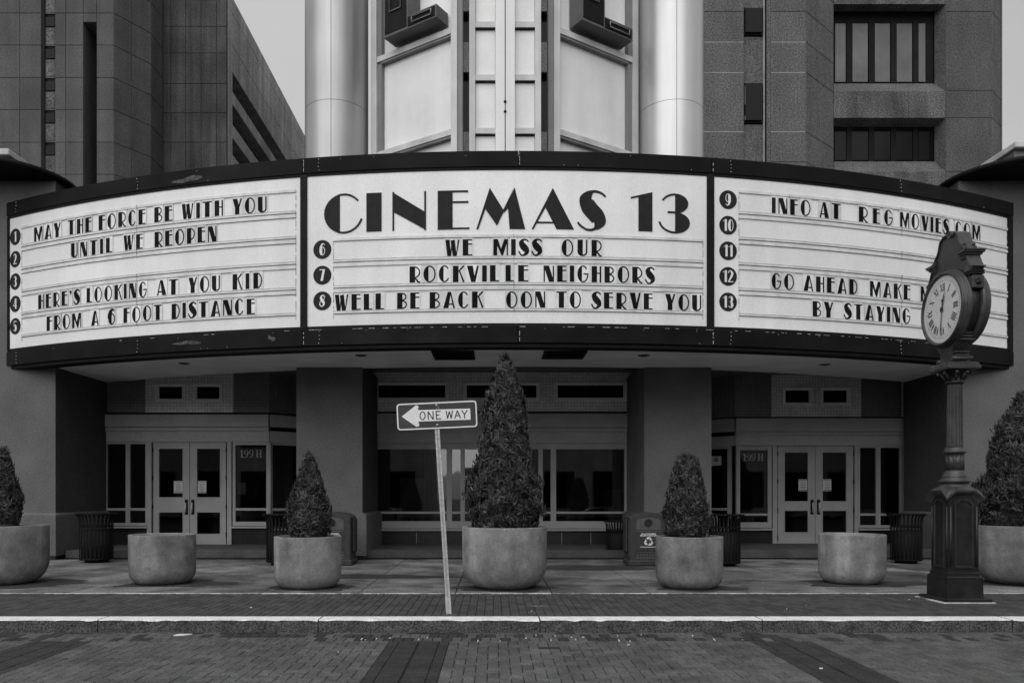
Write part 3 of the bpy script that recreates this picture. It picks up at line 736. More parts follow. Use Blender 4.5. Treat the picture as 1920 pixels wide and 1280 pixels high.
# ---- left bay
t0, t1 = 690, 773
hl = [(292, 719, 348, 753), (363, 719, 418, 753)]
wall_with_holes('tile_wall', 'tile', 273, 438, t0, t1, hl, W, .02)
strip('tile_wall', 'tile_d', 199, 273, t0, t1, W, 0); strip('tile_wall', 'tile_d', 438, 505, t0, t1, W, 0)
wall_with_holes('tile_wall', 'tile', 120, 199, t0, t1, [(120, 719, 180, 753)], W, .02)
clerestory(292, 719, 348, 753, W); clerestory(363, 719, 418, 753, W); clerestory(120, 719, 180, 753, W)
strip('shadow_gap', 'black', 120, 505, 773, 777.5, W, -.02)
def cornice(px0, px1, ys_, d):
    a, b_, c, e, f, g_ = ys_
    co = strip('cornice', 'trim', px0, px1, a, b_, d, .10)
    mb = MB(); pbox(mb, px0, b_, px1, b_+2.2, d, .05, .1); pbox(mb, px0, b_+2.2, px1, c, d, .075, .1); mb.build('cornice_fillet', 'trim', co)
    strip('frieze', 'trim', px0, px1, c, e, d, .04); strip('frieze_bead', 'frame', px0, px1, e, e+2, d, .055)
cornice(120, 505, (777.5, 800, 808, 826, 0, 0), W)
# chamfer towards the middle
def chamfer(xa, ya, xb, yb, ztile, zg, zc, zf, name='chamfer'):
    n_ = 1
    def q(nm, m, z0, z1, off):
        d = Vector((xb-xa, yb-ya, 0)).normalized(); n = Vector((d.y, -d.x, 0))
        a, b_ = Vector((xa, ya, 0)), Vector((xb, yb, 0)); th = .1
        vs_ = [a+n*off, b_+n*off, b_-n*th, a-n*th]
        MB().loft([[(v.x, v.y, z0) for v in vs_], [(v.x, v.y, z1) for v in vs_]]).build(nm, m, cin)
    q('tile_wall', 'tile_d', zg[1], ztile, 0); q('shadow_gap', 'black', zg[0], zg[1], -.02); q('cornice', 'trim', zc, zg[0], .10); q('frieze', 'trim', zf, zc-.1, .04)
    d = Vector((xb-xa, yb-ya, 0)); L = d.length; d.normalize(); n = Vector((d.y, -d.x, 0))
    def bar(mb, u0, u1, z0, z1, off, th):
        a = Vector((xa, ya, 0))+d*u0; b_ = Vector((xa, ya, 0))+d*u1
        vs_ = [a+n*off, b_+n*off, b_-n*th, a-n*th]
        return mb.loft([[(v.x, v.y, z0) for v in vs_], [(v.x, v.y, z1) for v in vs_]])
    zs_ = .52; mb = MB()
    for (u0, u1) in ((0, .07), (L-.18, L-.10), (L*.5, L*.5+.07)): bar(mb, u0, u1, zs_, zf, .03, .08)
    bar(mb, .07, L-.18, zf-.07, zf-.001, .025, .08); bar(mb, .07, L-.18, zs_, zs_+.07, .025, .08); bar(mb, .07, L-.18, 1.0, 1.06, .022, .08)
    w_ = mb.build('window', 'frame', cin); bar(MB(), .08, L-.19, zs_+.05, zf-.05, -.04, .05).build('pane', 'glass', w_)
    if name == 'smoke': bar(MB(), L-.62, L-.36, 2.12, 2.36, -.02, .03).build('no_smoking_notice', 'paper', w_); bar(MB(), L-.54, L-.44, 2.22, 2.32, -.018, .0182).build('notice_print', 'print', w_)
    bar(MB(), 0, L, .18, zs_-.01, -.02, .1).build('riser', 'darkwall', cin); bar(MB(), 0, L, zs_-.05, zs_-.005, .05, .08).build('sill', 'frame', w_)
xa = X(505, W)
chamfer(xa, W, xa+1.15, W+.9, Z(690, W), (Z(777.5, W), Z(773, W)), Z(800, W), Z(828, W))
# glass row
door(140, 187, 829, 1020, (145, 841, 175, 931), (145, 960, 175, 1000), W, None, False, lab='door leaf half hidden by the left pier')
strip('post', 'frame', 188, 198, 828, 1020, W, .05)
win(198, 828, 277, 985, (952, 956.5), W, [(236.5, 244.5)])
strip('post', 'frame', 277, 285.5, 828, 1020, W, .05)
gl1, gl2 = (299, 841, 343, 931.5), (299, 960, 343, 1000)
door(288, 355.5, 829, 1019, gl1, gl2, W, 350, True, (326, 901, 342.5, 924)); notice_print(326, 901, 342.5, 924, W)
door(356.5, 424, 829, 1019, (370, 841, 413, 931.5), (370, 960, 413, 1000), W, 362, False, (371, 901, 387, 924)); notice_print(371, 901, 387, 924, W)
strip('door_head', 'frame', 285.5, 427, 826.2, 828.8, W, .05); strip('threshold', 'frame', 285.5, 427, 1019.3, 1022, W, .06)
strip('post', 'frame', 427, 435, 828, 1021, W, .05)
wv = win(437, 828, 505, 985, (952, 956.5), W, (), 5)
pb('notice', 'interior_l', wv, 445, 927, 460, 904, W, -.03, .032)
text199(470, 850, 14, W)
MB().cyl((xa+.02, W-.02, .19), (xa+.02, W-.02, Z(828, W)), .045, n=10).build('corner_post', 'frame', cin)
for (a, b_) in ((198, 285), (435, 505)): strip('riser', 'darkwall', a, b_, 990, 1021, W, -.01)
# ---- centre bay
hc = [(703, 716.5, 841, 751), (869, 716.5, 1012, 751), (1039.5, 716.5, 1175, 751)]
t0c = 694
wall_with_holes('tile_wall', 'tile', 640, 1240, t0c, 771, hc, W, .02)
for h_ in hc: clerestory(*h_, W)
strip('shadow_gap', 'black', 640, 1240, 771, 775.5, W, -.02)
cornice(640, 1240, (775.5, 801.5, 809, 829, 0, 0), W)
cy = (958.5, 962.5)
win(699, 831, 1190, 990, cy, W, [(837.5, 847.5), (863.5, 871.5), (1009.5, 1017.5), (1032.5, 1042.5), (1170.5, 1179.5)], 9, lab='wide shopfront window behind the tall tree')
win(640, 831, 699, 990, cy, W, (), 4); win(1190, 831, 1240, 990, cy, W, (), 4)
for (a, b_) in ((640, 780.5), (781.2, 1053), (1053.7, 1107.5), (1108.3, 1240)): strip('riser', 'darkwall', a, b_, 996, 1026, W, -.01)
for a in (780.5, 1053, 1107.5): strip('riser_joint', 'joint_light' if a > 1100 else 'trim', a, a+.8, 998, 1024, W, -.012, .02)
# ---- right bay (stands slightly farther back)
hr = [(1466, 726, 1523, 760), (1537, 726, 1594, 760)]
wall_with_holes('tile_wall', 'tile', 1446, 1614, 698, 781, hr, WR, .02)
for h_ in hr: clerestory(*h_, WR)
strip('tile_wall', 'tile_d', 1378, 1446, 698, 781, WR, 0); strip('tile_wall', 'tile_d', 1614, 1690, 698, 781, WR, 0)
wall_with_holes('tile_wall', 'tile', 1690, 1790, 698, 781, [(1709, 730, 1790, 760)], WR, .02); clerestory(1709, 730, 1790, 760, WR)
strip('shadow_gap', 'black', 1378, 1790, 781, 784.5, WR, -.02)
cornice(1378, 1790, (784.5, 809, 815, 833.5, 0, 0), WR)
xb = X(1378, WR)
chamfer(xb-1.15, WR+.9, xb, WR, Z(698, WR), (Z(784.5, WR), Z(781, WR)), Z(809, WR), Z(835, WR), 'smoke')
wv = win(1380, 835, 1446, 989, (962, 966), WR, (), 7)
text199(1413, 856.5, 13, WR)
strip('post', 'frame', 1447.5, 1456, 835, 1020, WR, .05)
door(1458, 1527.5, 836, 1019, (1471, 848, 1514, 939), (1471, 957, 1514, 997), WR, 1522, True, (1497, 898, 1513.5, 920)); notice_print(1497, 898, 1513.5, 920, WR)
door(1528.5, 1599, 836, 1019, (1542, 848, 1586, 939), (1542, 957, 1586, 997), WR, 1534, False, (1543, 898, 1558.5, 920)); notice_print(1543, 898, 1558.5, 920, WR)
strip('door_head', 'frame', 1456, 1601, 833.5, 835.8, WR, .05); strip('threshold', 'frame', 1456, 1601, 1019.3, 1022, WR, .06)
strip('post', 'frame', 1601, 1608, 835, 1020, WR, .05)
win(1608, 835, 1690, 989, (962, 966), WR, [(1642, 1650)])
strip('post', 'frame', 1691, 1701, 835, 1020, WR, .05)
door(1702, 1770, 836, 1019, (1714, 848, 1760, 939), (1714, 957, 1760, 997), WR, None, True, lab='door leaf half hidden by the clock and the right pier')
MB().bbox(X(1692, WR), WR-.12, Z(945, WR), X(1702, WR), WR-.05, Z(935, WR), .01).build('card_reader', 'black', cin)
for (a, b_) in ((1380, 1447), (1608, 1691)): strip('riser', 'darkwall', a, b_, 993, 1021, WR, -.01)
# no smoking notice in the chamfer window
mb = MB(); xs_, ys_ = X(1357, 19.45), 19.50
# interior
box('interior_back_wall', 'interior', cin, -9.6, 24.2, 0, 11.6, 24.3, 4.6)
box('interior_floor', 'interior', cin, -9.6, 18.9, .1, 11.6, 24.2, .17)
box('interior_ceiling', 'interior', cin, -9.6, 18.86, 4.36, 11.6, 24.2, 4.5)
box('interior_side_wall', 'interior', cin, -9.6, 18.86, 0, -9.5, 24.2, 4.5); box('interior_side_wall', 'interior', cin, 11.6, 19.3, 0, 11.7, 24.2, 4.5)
for (x, y_, wd, h, lb_) in ((-2.6, 21.5, .7, 1.5, 'widest pale poster board in the dark lobby, behind the left pane of the middle window'), (2.0, 21.0, .75, 1.7, 'pale poster board in the dark lobby right of the tall tree'), (-5.9, 21.8, .6, 1.9, 'pale poster board in the dark lobby behind the left entrance'), (3.2, 22.4, .5, 1.2, 'smallest pale poster board in the dark lobby near the right square pier'), (7.2, 21.5, .7, 1.6, 'pale poster board in the dark lobby behind the right entrance')):
    bd = MB(); bd.box(x, y_, .75, x+wd, y_+.04, .35+h); bd.box(x+wd*.45, y_+.01, .17, x+wd*.55, y_+.03, .75); bd.box(x+wd*.2, y_-.15, .17, x+wd*.8, y_+.2, .2)
    bd.build('poster_stand', 'interior_l', None, cat='poster stand', group='poster stands in the dark lobby', label=lb_)
# canopy ceiling behind the marquee soffit
box('canopy_ceiling', 'ceiling', cin, XPL-.1, 16.4, 4.34, XPR+.1, 19.6, 4.42)
# ------------------------------------------------------------------ marquee
MX, MY, MR = .357, 38.36, 24.36
mq = thing('marquee', (MX, 14.2, 4.06), 'curved black framed cinema marquee with three white letter boards and black changeable letters', 'marquee')
def ang(px, r):
    k = (px-VX)/FPX; a, b_, c = k*k+1, -2*(k*MX+MY), MX*MX+MY*MY-r*r
    y = (-b_-math.sqrt(b_*b_-4*a*c))/(2*a); return math.atan2(k*y-MX, MY-y)
def cpt(a, r, z): return (MX+r*math.sin(a), MY-r*math.cos(a), z)
def arcsolid(mb, a0, a1, r0, r1, z0, z1, n=None):
    """r1 = street side radius"""
    n = n or max(1, int(abs(a1-a0)/.012)); rings = []
    for i in range(n+1):
        a = a0+(a1-a0)*i/n; rings.append([cpt(a, r1, z0), cpt(a, r1, z1), cpt(a, r0, z1), cpt(a, r0, z0)])
    return mb.loft(rings)
AL, AR = ang(12, MR), ang(1901, MR)
zt1, zt0, zb1, zb0 = 7.597, 7.317, 4.425, 4.13
def fascia(pxs, z0, z1):
    for i in range(len(pxs)-1):
        a0 = ang(pxs[i], MR) if pxs[i] > 12 else AL; a1 = ang(pxs[i+1], MR) if pxs[i+1] < 1901 else AR
        g = .0002; arcsolid(MB(), a0+g, a1-g, MR-.30, MR+random.uniform(-.003, .003), z0+random.uniform(0, .004), z1).build('fascia_panel', 'bronze', mq)
fascia([12, 258, 567, 972, 1334, 1689, 1901], zt0, zt1)
fascia([12, 258, 567, 970, 1336, 1689, 1901], zb0, zb1)
arcsolid(MB(), AL, AR, MR-.4, MR-.02, 7.264, zt0-.001).build('top_reveal', 'black', mq)
arcsolid(MB(), AL, AR, MR-.4, MR-.02, zb1+.001, 4.487).build('bottom_reveal', 'black', mq)
arcsolid(MB(), AL+.001, AR-.001, MR-.35, MR-.045, 4.06, zb0-.002).build('drip_edge', 'black', mq)
arcsolid(MB(), AL, AR, MR-.9, MR-.31, 4.135, 7.55).build('sign_box', 'black', mq)
# bare chipped edge along the bottom band, broken up
mb = MB(); a = ang(200, MR)
while a < ang(1760, MR):
    l = random.uniform(.0006, .006)
    if random.random() < .55: arcsolid(mb, a, a+l, MR-.03, MR+.0045, zb1-.010, zb1+random.uniform(-.006, -.001), 1)
    a += l+random.uniform(.0004, .007)
mb.build('chipped_paint', 'chip', mq, kind='stuff')
# rivets and screws at the joints
mb = MB()
for px in (258, 598, 1370, 1689, 30):
    for z0, z1 in ((zt0+.04, zt1-.04), (zb0+.04, zb1-.04)):
        for k in range(4):
            a = ang(px+random.uniform(-1, 1), MR); mb.sphere(cpt(a, MR+.004, z0+(z1-z0)*k/3), .009, 4)
for px in [random.uniform(100, 1850) for _ in range(26)]:
    a = ang(px, MR); z = random.choice([zt0+.03, zt1-.05, zb1-.04, zb0+.03]); mb.sphere(cpt(a, MR+.004, z), .007, 4)
mb.build('screws', 'chip', mq, kind='stuff')
for px in (972, 567, 1335):
    for z0, z1 in ((zt0+.03, zt1-.03), (zb0+.03, zb1-.03)):
        a = ang(px+2, MR); mb = MB(); z = z0
        while z < z1-.03:
            l = random.uniform(.02, .07); arcsolid(mb, a-.0001, a+.0003, MR, MR+.004, z, min(z+l, z1), 1); z += l+random.uniform(.005, .05)
        mb.build('scuffed_joint', 'chip', mq)
def blob(name, m, px0, px1, z0, z1, n=9, cnt=4):
    mb = MB()
    for k in range(cnt):
        a0, a1 = ang(px0, MR), ang(px1, MR); w_ = (a1-a0)*random.uniform(.3, .6); ac = a0+(a1-a0)*random.uniform(.25, .75); zc = z0+(z1-z0)*random.uniform(.3, .7); h = (z1-z0)*random.uniform(.25, .45)
        pts = [(ac+w_/2*math.cos(2*PI*i/n)*random.uniform(.7, 1.1), zc+h/1.3*math.sin(2*PI*i/n)*random.uniform(.6, 1.1)) for i in range(n)]
        mb.extr(pts, lambda u, v: cpt(u, MR+.006+.001*k, v), lambda u, v: cpt(u, MR-.01, v))
    mb.build(name, m, mq)
blob('residue_patch', 'patch', 318, 388, 7.34, 7.48); blob('residue_patch', 'patch', 322, 384, 4.24, 4.33, cnt=5); blob('residue_patch', 'patch', 866, 884, 7.50, 7.54, cnt=1)
blob('residue_patch', 'patch', 500, 520, 4.2, 4.36, cnt=2)
# uprights between the boards and at the ends
for (a, b_) in ((562.5, 575), (1326.5, 1339.5), (12, 15.5), (1891.5, 1901)):
    a0 = ang(a, MR) if a > 12 else AL; a1 = ang(b_, MR) if b_ < 1901 else AR
    arcsolid(MB(), a0, a1, MR-.35, MR-.006, 4.44, 7.30, 2).build('upright', 'black', mq)
for a, s_ in ((AL, -1), (AR, 1)):
    p = cpt(a, MR, 0); q = cpt(a, MR-.9, 0); 
    MB().extr([(p[0]-s_*.006, p[1]+.01), (p[0]+s_*.02, p[1]+.01), (p[0]+s_*.02, 17.9), (p[0]-s_*.006, 17.9)], lambda u, v: (u, v, 4.07), lambda u, v: (u, v, 7.59)).build('end_panel', 'black', mq)
# boards
RB = MR-.035
boards = []
def seams(px): return ang(px, RB)
for (a, b_, ps, lab) in ((15.5, 563, (15.5, 257, 563), 'left letter board'), (575, 1327, (575, 963, 1327), 'middle letter board with the cinema name'), (1339.5, 1892, (1339.5, 1689, 1892), 'right letter board')):
    mb = MB()
    for i in range(len(ps)-1):
        arcsolid(mb, ang(ps[i], RB)+(0 if i == 0 else .00005), ang(ps[i+1], RB), RB-.05, RB, 4.47, 7.28)
    boards.append(mb.build('sign_board', 'signface', mq, label=lab))
BASE = [4.745+.474*k for k in range(5)]     # lowest row first
def track(bd, px0, px1, z, kind):
    a0, a1 = ang(px0, RB), ang(px1, RB)
    if kind == 'low':
        o = arcsolid(MB(), a0, a1, RB-.01, RB+.022, z-.035, z).build('lower_track', 'track', bd)
        arcsolid(MB(), a0, a1, RB-.01, RB+.024, z+.001, z+.006).build('grime_line', 'trackline', bd)
        arcsolid(MB(), a0, a1, RB-.01, RB+.012, z-.041, z-.036).build('grime_line', 'trackline', bd)
    else:
        arcsolid(MB(), a0, a1, RB-.01, RB+.020, z, z+.05).build('upper_track', 'track', bd)
        arcsolid(MB(), a0, a1, RB-.01, RB+.010, z-.006, z-.001).build('grime_line', 'trackline' if random.random() < .3 else 'track', bd)
def endcap(bd, px, z0, z1):
    mb = MB(); z = z0
    while z < z1:
        l = random.uniform(.03, .16); a = ang(px, RB); arcsolid(mb, a, a+.00035, RB-.01, RB+.005, z, min(z+l, z1), 1); z += l+random.uniform(.01, .09)
    mb.build('track_end_line', 'trackline', bd, kind='stuff')
for bd, px0, px1, rows in ((boards[0], 41, 555, range(5)), (boards[1], 625, 1318, (0, 1, 2)), (boards[2], 1385, 1888, range(5))):
    for k in rows:
        track(bd, px0, px1, BASE[k], 'low'); track(bd, px0, px1, BASE[k]+.352, 'up')
    endcap(bd, px0, 4.62, BASE[max(rows)]+.38); endcap(bd, px1-.5, 4.62, BASE[max(rows)]+.38)
    for px in {0: (257,), 1: (963,), 2: (1689,)}[boards.index(bd)]:
        for k in rows:
            a = ang(px, RB); arcsolid(MB(), a, a+.0006, RB-.01, RB+.026, BASE[k]-.045, BASE[k]+.012, 1).build('track_joint', 'trackline', bd)
            arcsolid(MB(), a, a+.0004, RB-.01, RB+.022, BASE[k]+.34, BASE[k]+.41, 1).build('track_joint', 'trackline', bd)
def place(mb, polys, ac, z, H, r, u0, lift=0.0):
    """polys in cap-height units laid flat on the tangent plane at angle ac"""
    t = Vector((math.cos(ac), math.sin(ac), 0)); n = Vector((math.sin(ac), -math.cos(ac), 0)); o = Vector((MX, MY, 0))+n*r
    for i, p in enumerate(polys):
        off = n*(lift+.00015*(i % 9))
        mb.add([tuple(o+off+t*((u-u0)*H)+Vector((0, 0, z+v*H))) for u, v in p], [tuple(range(len(p)))])
WID = {'I': .26, 'M': .80, 'W': .80, "'": .22, '.': .18, 'T': .62, 'E': .54, 'F': .52, 'L': .50, 'O': .68, 'C': .60, 'G': .64, 'A': .66, 'a': .66, 'Y': .64, 'V': .66, 'H': .56, 'N': .60, 'U': .58, 'D': .58, 'B': .58, 'R': .60, 'P': .58, 'K': .60, 'S': .54, '6': .50}
NICE = {'a': 'A', "'": 'apostrophe', '.': 'full stop'}
def word(bd, txt, px0, px1, row, dz=.018, H=.298):
    a0, a1 = ang(px0, RB), ang(px1, RB); tot = (a1-a0)*RB/H
    gap = .19; s = sum(WID[c] for c in txt); n = len(txt)-1
    k = (tot-gap*n)/s if n else tot/s
    if k > 1.12 and n: k = 1.05; gap = (tot-k*s)/n
    if k < .9 and n: gap = .13; k = (tot-gap*n)/s
    x = 0
    for c in txt:
        wd = WID[c]*k; ac = a0+(x+wd/2)*H/RB; tilt = random.gauss(0, .004)
        mb = MB(); cw = max(wd, .2)/2+.055
        z = BASE[row]+dz+random.uniform(-.004, .004)
        t = Vector((math.cos(ac), math.sin(ac), 0)); nn = Vector((math.sin(ac), -math.cos(ac), 0)); o = Vector((MX, MY, 0))
        hh = [(-cw, -.03), (cw, -.03), (cw, 1.09), (-cw, 1.09)]
        f = lambda r: (lambda u, v: tuple(o+nn*r+t*(u*H)+Vector((0, 0, z+v*H))))
        mb.cur = 0; mb.extr(hh, f(RB+.012), f(RB+.009)); mb.cur = 1
        gl = glyph(c, wd, (.25 if c in 'WM' else .31)*k*.95+.02, .085)
        gl = [[(u+v*tilt, v) for u, v in p] for p in gl]
        place(mb, gl, ac, z, H, RB+.0125, wd/2)
        mb.build('letter_card', ['card', 'letter'], bd, label='letter card reading '+NICE.get(c, c))
        x += wd+gap
L_, C2, R2 = boards
for t_ in (('MAY', 65, 115, 4), ('THE', 128.3, 172.7, 4), ('FORCE', 186, 274, 4), ('BE', 290, 324, 4), ('WITH', 341.7, 419, 4), ('YOU', 436.7, 500.7, 4),
           ('UNTIL', 134.3, 211, 3), ('WE', 232.7, 268.7, 3), ('REOPEN', 290.7, 406.7, 3),
           ("HERE'S", 72.7, 150.7, 1), ('LOOKING', 163.3, 276, 1), ('aT', 295, 334.3, 1), ('YOU', 354, 413.3, 1), ('KID', 436.7, 492.3, 1),
           ('FROM', 88.3, 153.3, 0), ('A', 171.7, 186, 0), ('6', 204, 216.7, 0), ('FOOT', 232.3, 304, 0), ('DISTANCE', 322.7, 478.7, 0)): word(L_, *t_)
q_ = lambda v: 560+.40625*v
for t_ in (('WE', 677, 802, 2), ('MISS', 898, 1122, 2), ('OUR', 1213, 1398, 2), ('ROCKVIL', 512, 925, 1), ('L', 955, 993, 1), ('E', 1013, 1060, 1), ('NEIGHBORS', 1130, 1642, 1),
           ('WELL', 168, 395, 0), ('BE', 455, 558, 0), ('BACK', 605, 850, 0), ('OON', 957, 1138, 0), ('TO', 1188, 1303, 0), ('SERVE', 1352, 1633, 0), ('YOU', 1690, 1857, 0)):
    word(C2, t_[0], q_(t_[1]), q_(t_[2]), t_[3])
q_ = lambda v: 1300+.3229*v
for t_ in (('INFO', 453, 678, 4), ('aT', 730, 852, 4), ('R', 958, 1010, 4), ('E', 1040, 1080, 4), ('G', 1105, 1155, 4), ('MOVIES', 1197, 1480, 4), ('.', 1488, 1503, 4), ('COM', 1518, 1662, 4),
           ('GO', 453, 582, 1), ('AHEAD', 637, 950, 1), ('MAKE', 1023, 1257, 1), ('MY', 1318, 1412, 1), ('DAY', 1470, 1590, 1), ('BY', 690, 810, 0), ('STAYING', 873, 1257, 0)):
    word(R2, t_[0], q_(t_[1]), q_(t_[2]), t_[3])
# title letters
HB = .705; ZB = 6.195
def title(c, px0, px1):
    a0, a1 = ang(px0, RB), ang(px1, RB); wd = (a1-a0)*RB/HB; T, t = .385, .045
    ac = (a0+a1)/2
    if c == 'M': P = bigM(wd, t)
    elif c == 'A': P = bigA(wd, t)
    elif c == 'S': P = bigS(wd, t)
    elif c == 'N': P = glyph('n', wd, T, t)
    elif c == 'C': P = seg(.52, .5, .52, .52, 0, T+.02)+arcband(.50, .5, .50, .52, 40, 108, t)+arcband(.50, .5, .50, .52, -108, -18, t); P = [[(u*wd/.88, v) for u, v in p] for p in P]
    elif c == 'E': P = rc(0, 0, T, 1)+rc(T, 1-t, wd*.96, 1)+rc(T, .68, wd*.97, .68+t)+rc(T, .005, wd, t)
    elif c == '1': P = rc(wd-.37, 0, wd, 1.0)[:0]+[[(wd-.37, 0), (wd, 0), (wd, 1.02), (wd-.37, .90)], [(0, .835), (0, .875), (wd, 1.02), (wd-.37, .88)]]
    elif c == '3': P = [[(u, v) for u, v in p] for p in seg(wd*.53, .755, wd*.42, .255, wd*.53, wd)+seg(wd*.53, .25, wd*.47, .275, wd*.53, wd)+arcband(wd*.52, .68, wd*.46, .33, 88, 152, t)+arcband(wd*.52, .32, wd*.52, .345, 190, 272, t)+rc(wd*.29, .50, wd*.55, .50+t)]
    else: P = rc(0, 0, wd, 1)
    mb = MB()
    t_, nn, o = Vector((math.cos(ac), math.sin(ac), 0)), Vector((math.sin(ac), -math.cos(ac), 0)), Vector((MX, MY, 0))
    def f(r): return lambda u, v: tuple(o+nn*r+t_*((u-wd/2)*HB)+Vector((0, 0, ZB+v*HB)))
    for i, p in enumerate(P): mb.extr(p, f(RB+.010+.0002*(i % 11)), f(RB+.001-.0002*(i % 11)))
    mb.build('title_letter', 'bigletter', C2, label='large charcoal title character '+c)
q_ = lambda v: 560+.40625*v
for c, a, b_ in (('C', 118, 277), ('I', 313, 383), ('N', 433, 588), ('E', 642, 788), ('M', 820, 1045), ('A', 1075, 1270), ('S', 1288, 1418), ('1', 1533, 1632), ('3', 1660, 1805)): title(c, q_(a), q_(b_))
# numbered discs
def disc(bd, num, px, row):
    ac = ang(px, RB); z = BASE[row]+.212; mb = MB(); n = 36; r = .173
    t_, nn, o = Vector((math.cos(ac), math.sin(ac), 0)), Vector((math.sin(ac), -math.cos(ac), 0)), Vector((MX, MY, 0))
    f = lambda rr: (lambda u, v: tuple(o+nn*rr+t_*u+Vector((0, 0, z+v))))
    mb.extr([(r*math.cos(2*PI*i/n), r*math.sin(2*PI*i/n)) for i in range(n)], f(RB+.008), f(RB+.0005))
    mb.cur = 1; H = .215; ws = [.36 if c == '1' else .50 for c in num]; tot = sum(ws)+.10*(len(num)-1); x = 0
    for c, wd in zip(num, ws):
        place(mb, [[(u+x, v) for u, v in p] for p in glyph(c, wd, .20, .055)], ac, z-H/2, H, RB+.0085, tot/2); x += wd+.10
    mb.build('number_disc', ['bigletter', 'numeral'], bd, label='round dark disc numbered '+num)
for i, k in enumerate((4, 3, 2, 1, 0)):
    disc(L_, str(i+1), 29, k); disc(R2, str(i+9), 1365, k)
for i, k in enumerate((2, 1, 0)): disc(C2, str(i+6), 604.5, k)
# soffit ring with vents and lights
SI = MR-2.42
arcsolid(MB(), AL-.01, AR+.01, SI, MR-.3, 4.10, 4.16, 60).build('soffit', 'soffit', mq)
arcsolid(MB(), AL-.02, AR+.02, SI, SI+.03, 4.161, 4.345, 60).build('soffit_riser', 'ceiling', mq)
def vent(px0, px1, py0, py1):
    d0, d1 = (4.098-CH)*FPX/(HY-py0), (4.098-CH)*FPX/(HY-py1)
    x0, x1 = (px0-VX)*((d0+d1)/2)/FPX, (px1-VX)*((d0+d1)/2)/FPX
    y0, y1 = min(d0, d1), max(d0, d1)
    v = MB(); t = .05
    for b_ in ((x0, y0, x1, y0+t), (x0, y1-t, x1, y1), (x0, y0+t, x0+t, y1-t), (x1-t, y0+t, x1, y1-t)): v.box(b_[0], b_[1], 4.07, b_[2], b_[3], 4.099)
    f = v.build('vent_frame', 'black', mq)
    box('grille_plate', 'trackline', f, x0+t, y0+t, 4.090, x1-t, y1-t, 4.0985)
    g_ = MB(); yy = y0+t+.04
    while yy < y1-t-.03: g_.box(x0+t, yy, 4.078, x1-t, yy+.015, 4.0895); yy += .07
    g_.build('louvres', 'bronze', f, kind='stuff')
vent(812, 890, 657, 672.5); vent(1018, 1097, 657, 671)
for px, py in ((345, 681), (677, 666), (1207, 666), (1546, 683)):
    d = (4.098-CH)*FPX/(HY-py); c = (X(px, d), d); mb = MB()
    mb.lathe([(.095, 4.085), (.115, 4.088), (.12, 4.0995)], c[0], c[1], 24); dl = mb.build('downlight', 'trackline', mq)
    MB().lathe([(.01, 4.083), (.075, 4.0845)], c[0], c[1], 20).build('lens', 'black', dl)
# torn soffit edge at the left
mb = MB()
for k in range(16):
    px = 225+k*6.2+random.uniform(-2, 2); a = ang(px, SI); r = random.uniform(.02, .06)
    mb.extr([(a, SI+.05), (a+.003, SI-r), (a+.0045, SI-r*.2), (a+.006, SI-random.uniform(.01, .05)), (a+.008, SI+.05)], lambda u, v: cpt(u, v, 4.094), lambda u, v: cpt(u, v, 4.0995))
mb.build('peeling_plaster', 'soffit', mq)

# ------------------------------------------------------------------ sign tower over the marquee
tw = thing('sign_tower', (.23, 14.5, 7.3), 'white metal sign tower with a central fin rising above the middle of the marquee', 'sign tower')
ZT = 14.2
def tube(px0, px1, lab):
    d = 15.9; cx = (X(px0, d)+X(px1, d))/2; r = (X(px1, d)-X(px0, d))/2*.995; zs = Z(186, d-r)
    tb = thing('aluminium_tube_column', (cx, d, 7.3), lab, 'metal column', 'pair of fat aluminium tubes flanking the sign tower')
    for (a, b_) in ((7.3, zs-.004), (zs+.004, ZT)): MB().lathe([(r, a), (r, a+.02), (r, b_-.02), (r, b_)], cx, d, 96, cap=False).build('tube_section', 'tube_l' if px0 < 900 else 'tube', tb)
    MB().lathe([(r-.012, zs-.02), (r-.012, zs+.02)], cx, d, 64).build('seam_ring', 'gap', tb)
    sx = (621 if px0 < 900 else 1268.5); yy = d-r
    th = math.asin(max(-1, min(1, (X(sx, yy+.02)-cx)/r)))
    p = (cx+(r+.002)*math.sin(th), d-(r+.002)*math.cos(th)); MB().box(p[0]-.004, p[1]-.001, 7.3, p[0]+.004, p[1]+.03, ZT).build('vertical_seam', 'bronze', tb)
tube(573, 690, 'fat grey aluminium tube with the sky on its left, left of the sign tower')
tube(1198, 1317, 'fat bright aluminium tube between the sign tower and the granite office block')
CXT = X(948, 14.6)
Q0, Q1 = (X(714, 15.8), 15.8), (X(852, 14.8), 14.8)
def QP(u, off, z, sgn):     # u along the panel, off along its normal (towards the street)
    d = Vector((Q1[0]-Q0[0], Q1[1]-Q0[1])); L = d.length; d /= L; n = Vector((d.y, -d.x))
    x = Q0[0]+d.x*u*L+n.x*off; y = Q0[1]+d.y*u*L+n.y*off
    if sgn > 0: x = 2*CXT-x
    return (x, y, z)
def qbox(u0, u1, o0, o1, z0, z1, sgn, mb=None):
    mb = mb or MB()
    return mb.loft([[QP(u0, o1, z, sgn), QP(u1, o1, z, sgn), QP(u1, o0, z, sgn), QP(u0, o0, z, sgn)] for z in (z0, z1)])
zr = [6.34, 8.27, 10.2, 12.13, 14.06]
